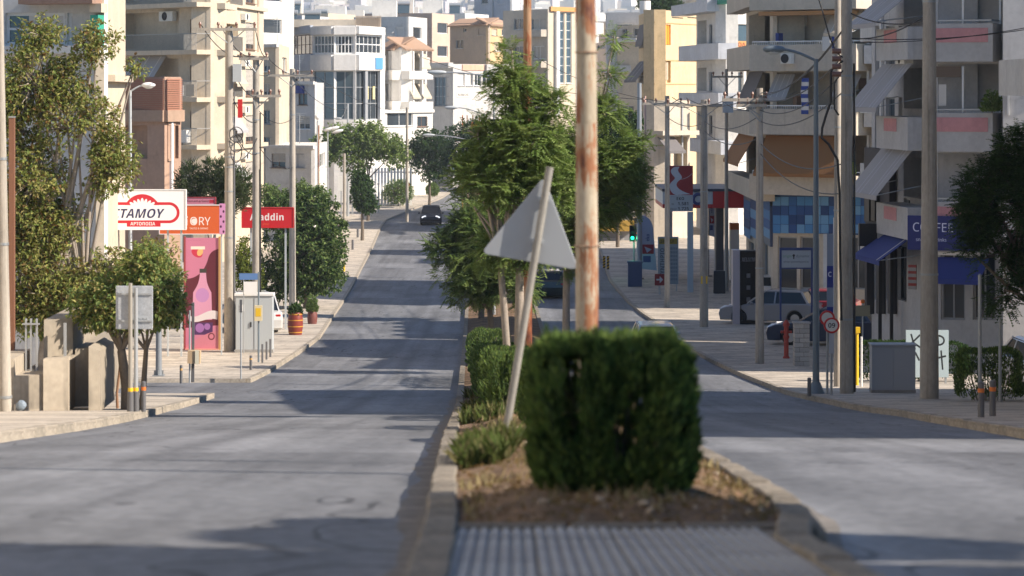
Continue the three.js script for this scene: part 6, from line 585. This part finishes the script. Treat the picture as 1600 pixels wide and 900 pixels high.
tree('median_tree', 'low drooping median tree leaning over the left carriageway', 770, 0, { ...fr, Z: 88, fs: 1.2, trunks: [[0, 0.11, -0.1]], lobes: [[706, 385, 46, 26], [740, 420, 54, 38], [715, 425, 40, 28], [724, 345, 28, 22], [775, 440, 50, 36], [760, 360, 50, 44], [735, 455, 40, 24], [800, 450, 46, 34]], clumps: 2900, l: 0.12, w: 0.028, cols: [...Gmed, ...Gfresh, ...Gmed] });
tree('median_tree', 'farther median tree seen through the feathery crowns', 752, 0, { ...fr, Z: 125, fs: 1.3, trunks: [[0, 0.12, 0]], lobes: [[735, 300, 40, 46], [770, 270, 44, 50], [760, 350, 44, 44], [800, 310, 44, 50], [850, 340, 44, 40], [880, 300, 40, 36]], clumps: 1900, l: 0.15, w: 0.038 });
// a kerb side tree just outside the frame; its crown shades the near end of the median
{ const t = tree('kerb_tree', 'round kerb side tree on the near right pavement outside the view', 0, 0, { Z: 11.25, trunks: [[0, 0.09, 0]], lobes: [[800, -1180, 460, 400]], clumps: 6000, gap: 0.22, shell: 0.4, n: 7, l: 0.17, w: 0.055, cols: Gdark }); t.g.position.x = 6.6; }
// right: shaded tree, clipped hedges
tree('shaded_tree', 'dark shaded tree overhanging the banded bollards', 1622, 0, { Z: 56, trunks: [[0, 0.12, 0]], lobes: [[1600, 330, 76, 90], [1540, 300, 40, 44], [1560, 400, 52, 50], [1600, 240, 48, 40], [1535, 370, 30, 34], [1640, 400, 60, 60], [1570, 460, 30, 26], [1522, 335, 30, 40], [1515, 400, 24, 30]], clumps: 4800, gap: 0.3, shell: 0.4, frond: true, fronds: 2, pairs: 6, l: 0.1, w: 0.022, cols: Gdark });
function hedge(label, X, Z, w, h, d, o) { // clipped block of small upright leaves on a twiggy core
  const t = new Thing(o.name ?? 'clipped_hedge', label, 'hedge', o.group, 0, 0, { Z, lift: o.lift ?? WALK }); t.g.position.x = X; const L = new Leaves(), ph = rr(0, 90), tilt = (gy(Z - 1) - gy(Z + 1)) / 2; const N = o.n, tw = [];
  for (let i = 0; i < N; i++) { let x = rr(-1, 1), y = rr(0, 1), z = rr(-1, 1); const e = rnd(); if (e < 0.3) y = 1 - 0.1 * rnd() * rnd(); else if (e < 0.55) z = 1 - 0.16 * rnd(); else if (e < 0.85) x = (rnd() < 0.5 ? -1 : 1) * (1 - 0.16 * rnd()); const rx = Math.pow(Math.abs(x), 3.3) + Math.pow(Math.abs(z), 3.3) + Math.pow(Math.abs(y * 2 - 1), 3.8); if (rx > 1.18 + 0.25 * fbm(x * 5 + ph, y * 5 + z * 5)) continue; const bulge = 1 + 0.3 * (fbm(x * 3.5 + ph, y * 4 + z * 3.5) - 0.47), low = o.foot ? sstep(0, o.foot, y) * 0.28 + 0.72 : 1; if (y < (o.bare ?? 0) && rnd() > 0.25) continue; if (fbm(x * 3.5 + ph, y * 4 + z * 3 + 7) < 0.37) continue;
    const p = V3(x * w / 2 * bulge * low, y * h * (1 + 0.1 * (fbm(x * 3 + ph, z * 3 + 4) - 0.4)) + z * d / 2 * tilt * (o.slope ?? 1), z * d / 2 * bulge * low), out = V3(x, 0.3, z).normalize(); const dir = V3(0, 1.3, 0).addScaledVector(out, 0.7).add(rdir().multiplyScalar(0.6)).normalize(); L.leaf(p, dir, rdir(), o.l * rr(0.7, 1.3), o.w * rr(0.8, 1.2), tint(o.cols), 0.2); }
  for (let i = 0; i < (o.shoots ?? 0); i++) { const x = rr(-0.8, 0.8), z = rr(-0.8, 0.8), hh = h * (0.96 + 0.1 * (fbm(x * 3 + ph, z * 3 + 4) - 0.4)) + z * d / 2 * tilt * (o.slope ?? 1), b = V3(x * w / 2, hh, z * d / 2), ax = V3(rr(-0.25, 0.25) + x * 0.2, 1, rr(-0.25, 0.25)).normalize(), len = 0.02 + 0.12 * rnd() ** 2, col = tint(o.cols); for (let k = 0; k < 5; k++) L.leaf(b.clone().addScaledVector(ax, len * k / 5), ax.clone().add(rdir().multiplyScalar(0.55)).normalize(), rdir(), 0.05 * rr(0.7, 1.2), 0.009, col, 0.2); }
  for (let k = 0; k < (o.stems ?? 24); k++) { const x = rr(-0.35, 0.35) * w, z = rr(-0.35, 0.35) * d; tw.push(taper([V3(x * 0.6, -0.05, z * 0.6), V3(x * 0.9 + rr(-0.04, 0.04), h * 0.4, z), V3(x * 1.2, h * 0.88, z * 1.15)], [0.012, 0.008, 0.003], 5)); }
  t.part('stems', tw, bark).userData.kind = 'stuff'; addLeaves(t, 'foliage', L); return t;
}
const Ghedge = [[0.09, 0.15, 0.04], [0.13, 0.2, 0.05], [0.07, 0.11, 0.035], [0.17, 0.24, 0.06]];
hedge('square clipped dark green bush at the near end of the median', 0.555, 15.25, 0.88, 0.97, 1.15, { name: 'clipped_bush', lift: 0.06, n: 44000, l: 0.072, w: 0.013, shoots: 1100, cols: Ghedge, bare: 0.12, foot: 0.35, stems: 60, slope: 0.4 });
hedge('clipped bush on the median behind the leaning sign', 0.35, 34, 0.5, 0.75, 2.4, { lift: 0.2, n: 15000, l: 0.07, w: 0.014, cols: Ghedge, stems: 30 });
hedge('clipped bush in the middle of the planted median', -0.05, 43, 0.62, 0.95, 4, { lift: 0.2, n: 13000, l: 0.08, w: 0.017, cols: Ghedge, stems: 30 });
hedge('far clipped bush under the feathery median trees', -0.1, 52, 1.0, 1.1, 6, { lift: 0.2, n: 11000, l: 0.1, w: 0.022, cols: Ghedge, stems: 30 });
hedge('low shrub row under the second feathery median tree', -0.35, 64, 1.1, 1.2, 8, { lift: 0.2, n: 9000, l: 0.11, w: 0.028, cols: Ghedge });
hedge('low shrub row under the drooping median tree', -0.7, 82, 1.2, 1.3, 9, { lift: 0.2, n: 8000, l: 0.13, w: 0.034, cols: Ghedge });
hedge('clipped dark hedge block behind the banded bollards', (1545 - 800) * 64 / F, 64, 1.55, 1.2, 1.4, { n: 13000, l: 0.07, w: 0.018, cols: Ghedge });
hedge('long dark hedge along the side street plot', (1420 - 800) * 80 / F, 80, 3.6, 1.15, 0.9, { n: 14000, l: 0.08, w: 0.022, cols: Gdark });
// plants in pots
function plant(label, T, h, w, cols, l, wd) { const t = new Thing('potted_plant', label, 'plant', undefined, 0, 0, { Z: T.Z, Y: T.Y + T.H * 0.86 }); t.g.position.set(T.X, T.Y + T.H * 0.86, -T.Z); const L = new Leaves(); for (let i = 0; i < 600; i++) { const d = rdir(), r = Math.pow(rnd(), 0.5); const p = V3(d.x * w * r, Math.abs(d.y) * h * r + 0.02, d.z * w * r); L.leaf(p, d.clone().add(V3(0, 0.8, 0)).normalize(), rdir(), l * rr(0.7, 1.3), wd, tint(cols)); } t.part('stem', [0, 1, 2].map(k => taper([V3(0, -0.02, 0), V3((k - 1) * w * 0.4, h * 0.7, (k % 2) * 0.05)], [0.015, 0.006], 5)), bark); addLeaves(t, 'foliage', L); }
plant('dark leafy plant in the red barrel planter', barrelA, 0.5, 0.26, Gdark, 0.13, 0.04); plant('upright green plant in the dark brown pot', barrelB, 0.75, 0.22, Gmed, 0.15, 0.04); plant('grey-green shrub in the grey trough planter', pot, 0.62, 0.28, [[0.12, 0.15, 0.08], [0.1, 0.13, 0.07]], 0.09, 0.02);
for (const [l, u, v, Z] of [['leafy plant on the upper beige balcony rail', 1345, 172, 131.3], ['leafy plant on the corner of the pink balcony', 1550, 176, 91.6], ['trailing plant on the lower beige balcony', 1325, 274, 131.2]]) plant(l, { X: (u - 800) * Z / F, Y: CY - (v - VH) * Z / F, Z, H: 0 }, 0.75, 0.35, Gmed, 0.14, 0.035);
// grass tufts, weeds and litter of leaves on the median
{ const L = new Leaves(); const y0 = (x, Z) => gy(Z) + MB + bed(x, Z); const tuft = (x0, Z0, sp, n, h, cols) => { for (let i = 0; i < n; i++) { const x = x0 + rr(-sp, sp), Z = Z0 + rr(-sp, sp) * 1.8; if (x < medL(Z) + 0.2 || x > medR(Z) - 0.2 || Z < ZT + 0.3) continue; L.leaf(V3(x, y0(x, Z) - 0.01, -Z), V3(rr(-0.5, 0.5), 1, rr(-0.5, 0.5)).normalize(), rdir(), h * rr(0.5, 1.2), 0.004, tint(cols), 0.4); } }; const gr = [[0.12, 0.15, 0.04], [0.2, 0.19, 0.08], [0.09, 0.13, 0.03]], dry = [[0.36, 0.3, 0.16], [0.3, 0.24, 0.13]];
  for (const [u, v, sp, n, h] of [[740, 725, 0.28, 700, 0.22], [765, 718, 0.22, 500, 0.24], [728, 700, 0.2, 350, 0.16], [770, 700, 0.3, 500, 0.14], [750, 660, 0.4, 600, 0.25], [735, 640, 0.4, 400, 0.22], [760, 620, 0.5, 500, 0.25]]) { const p = gp(u, v, 0.15); tuft(p.X, p.Z, sp, n, h, gr); }
  for (let k = 0; k < 170; k++) tuft(rr(-0.4, 1.6), rr(13.4, 40), 0.2, 18, 0.09, dry);
  const o = new THREE.Mesh(L.geo(), leafMat); o.name = 'grass'; o.castShadow = o.receiveShadow = true; o.userData = { kind: 'stuff', label: 'dry grass and weeds on the median earth', category: 'grass' }; scene.add(o);
  const n = 900, im = new THREE.InstancedMesh(new THREE.IcosahedronGeometry(1, 0), mat([0.4, 0.34, 0.27], 0.95), n), m4 = new THREE.Matrix4(), q = new THREE.Quaternion(), c = new THREE.Color(); for (let i = 0; i < n; i++) { const Z = ZT + 0.2 + 26 * Math.pow(rnd(), 1.8), x = lerp(medL(Z) + 0.2, medR(Z) - 0.2, rnd()), r = 0.004 + 0.018 * Math.pow(rnd(), 4); q.setFromAxisAngle(rdir(), rr(0, 6)); m4.compose(V3(x, y0(x, Z) + r * 0.2, -Z), q, V3(r * rr(0.8, 1.6), r * 0.7, r)); im.setMatrixAt(i, m4); const b = rr(0.4, 1.1); c.setRGB(b, b * 0.95, b * 0.88); im.setColorAt(i, c); } im.name = 'pebbles'; im.castShadow = im.receiveShadow = true; im.userData = { kind: 'stuff', label: 'pebbles and clods scattered on the median earth', category: 'pebbles' }; scene.add(im);
  const D = new Leaves(); for (let i = 0; i < 2600; i++) { const Z = ZT + 0.2 + 12 * Math.pow(rnd(), 1.4), x = lerp(medL(Z) + 0.2, medR(Z) - 0.2, rnd()); const d = rdir(); d.y *= 0.15; D.leaf(V3(x, y0(x, Z) + 0.012, -Z), d.normalize(), UP.clone().add(rdir().multiplyScalar(0.3)), rr(0.02, 0.06), 0.009, tint(Gdry), 0.3); } const f = new THREE.Mesh(D.geo(), leafMat); f.name = 'fallen_leaves'; f.castShadow = f.receiveShadow = true; f.userData = { kind: 'stuff', label: 'brown fallen leaves on the median earth', category: 'leaves' }; scene.add(f); }
{ const t = new Thing('dead_twig', 'small dark dried twig lying on the right carriageway', 'litter', undefined, 1268, 848, { lift: 0 }); t.part('stick', taper([V3(-0.05, 0.006, 0), V3(-0.02, 0.01, 0.02), V3(0.012, 0.035, 0), V3(0.04, 0.006, 0.02)], [0.003, 0.009, 0.013, 0.006], 6), mat([0.1, 0.05, 0.03], 0.9)); }

renderer.render(scene, camera);
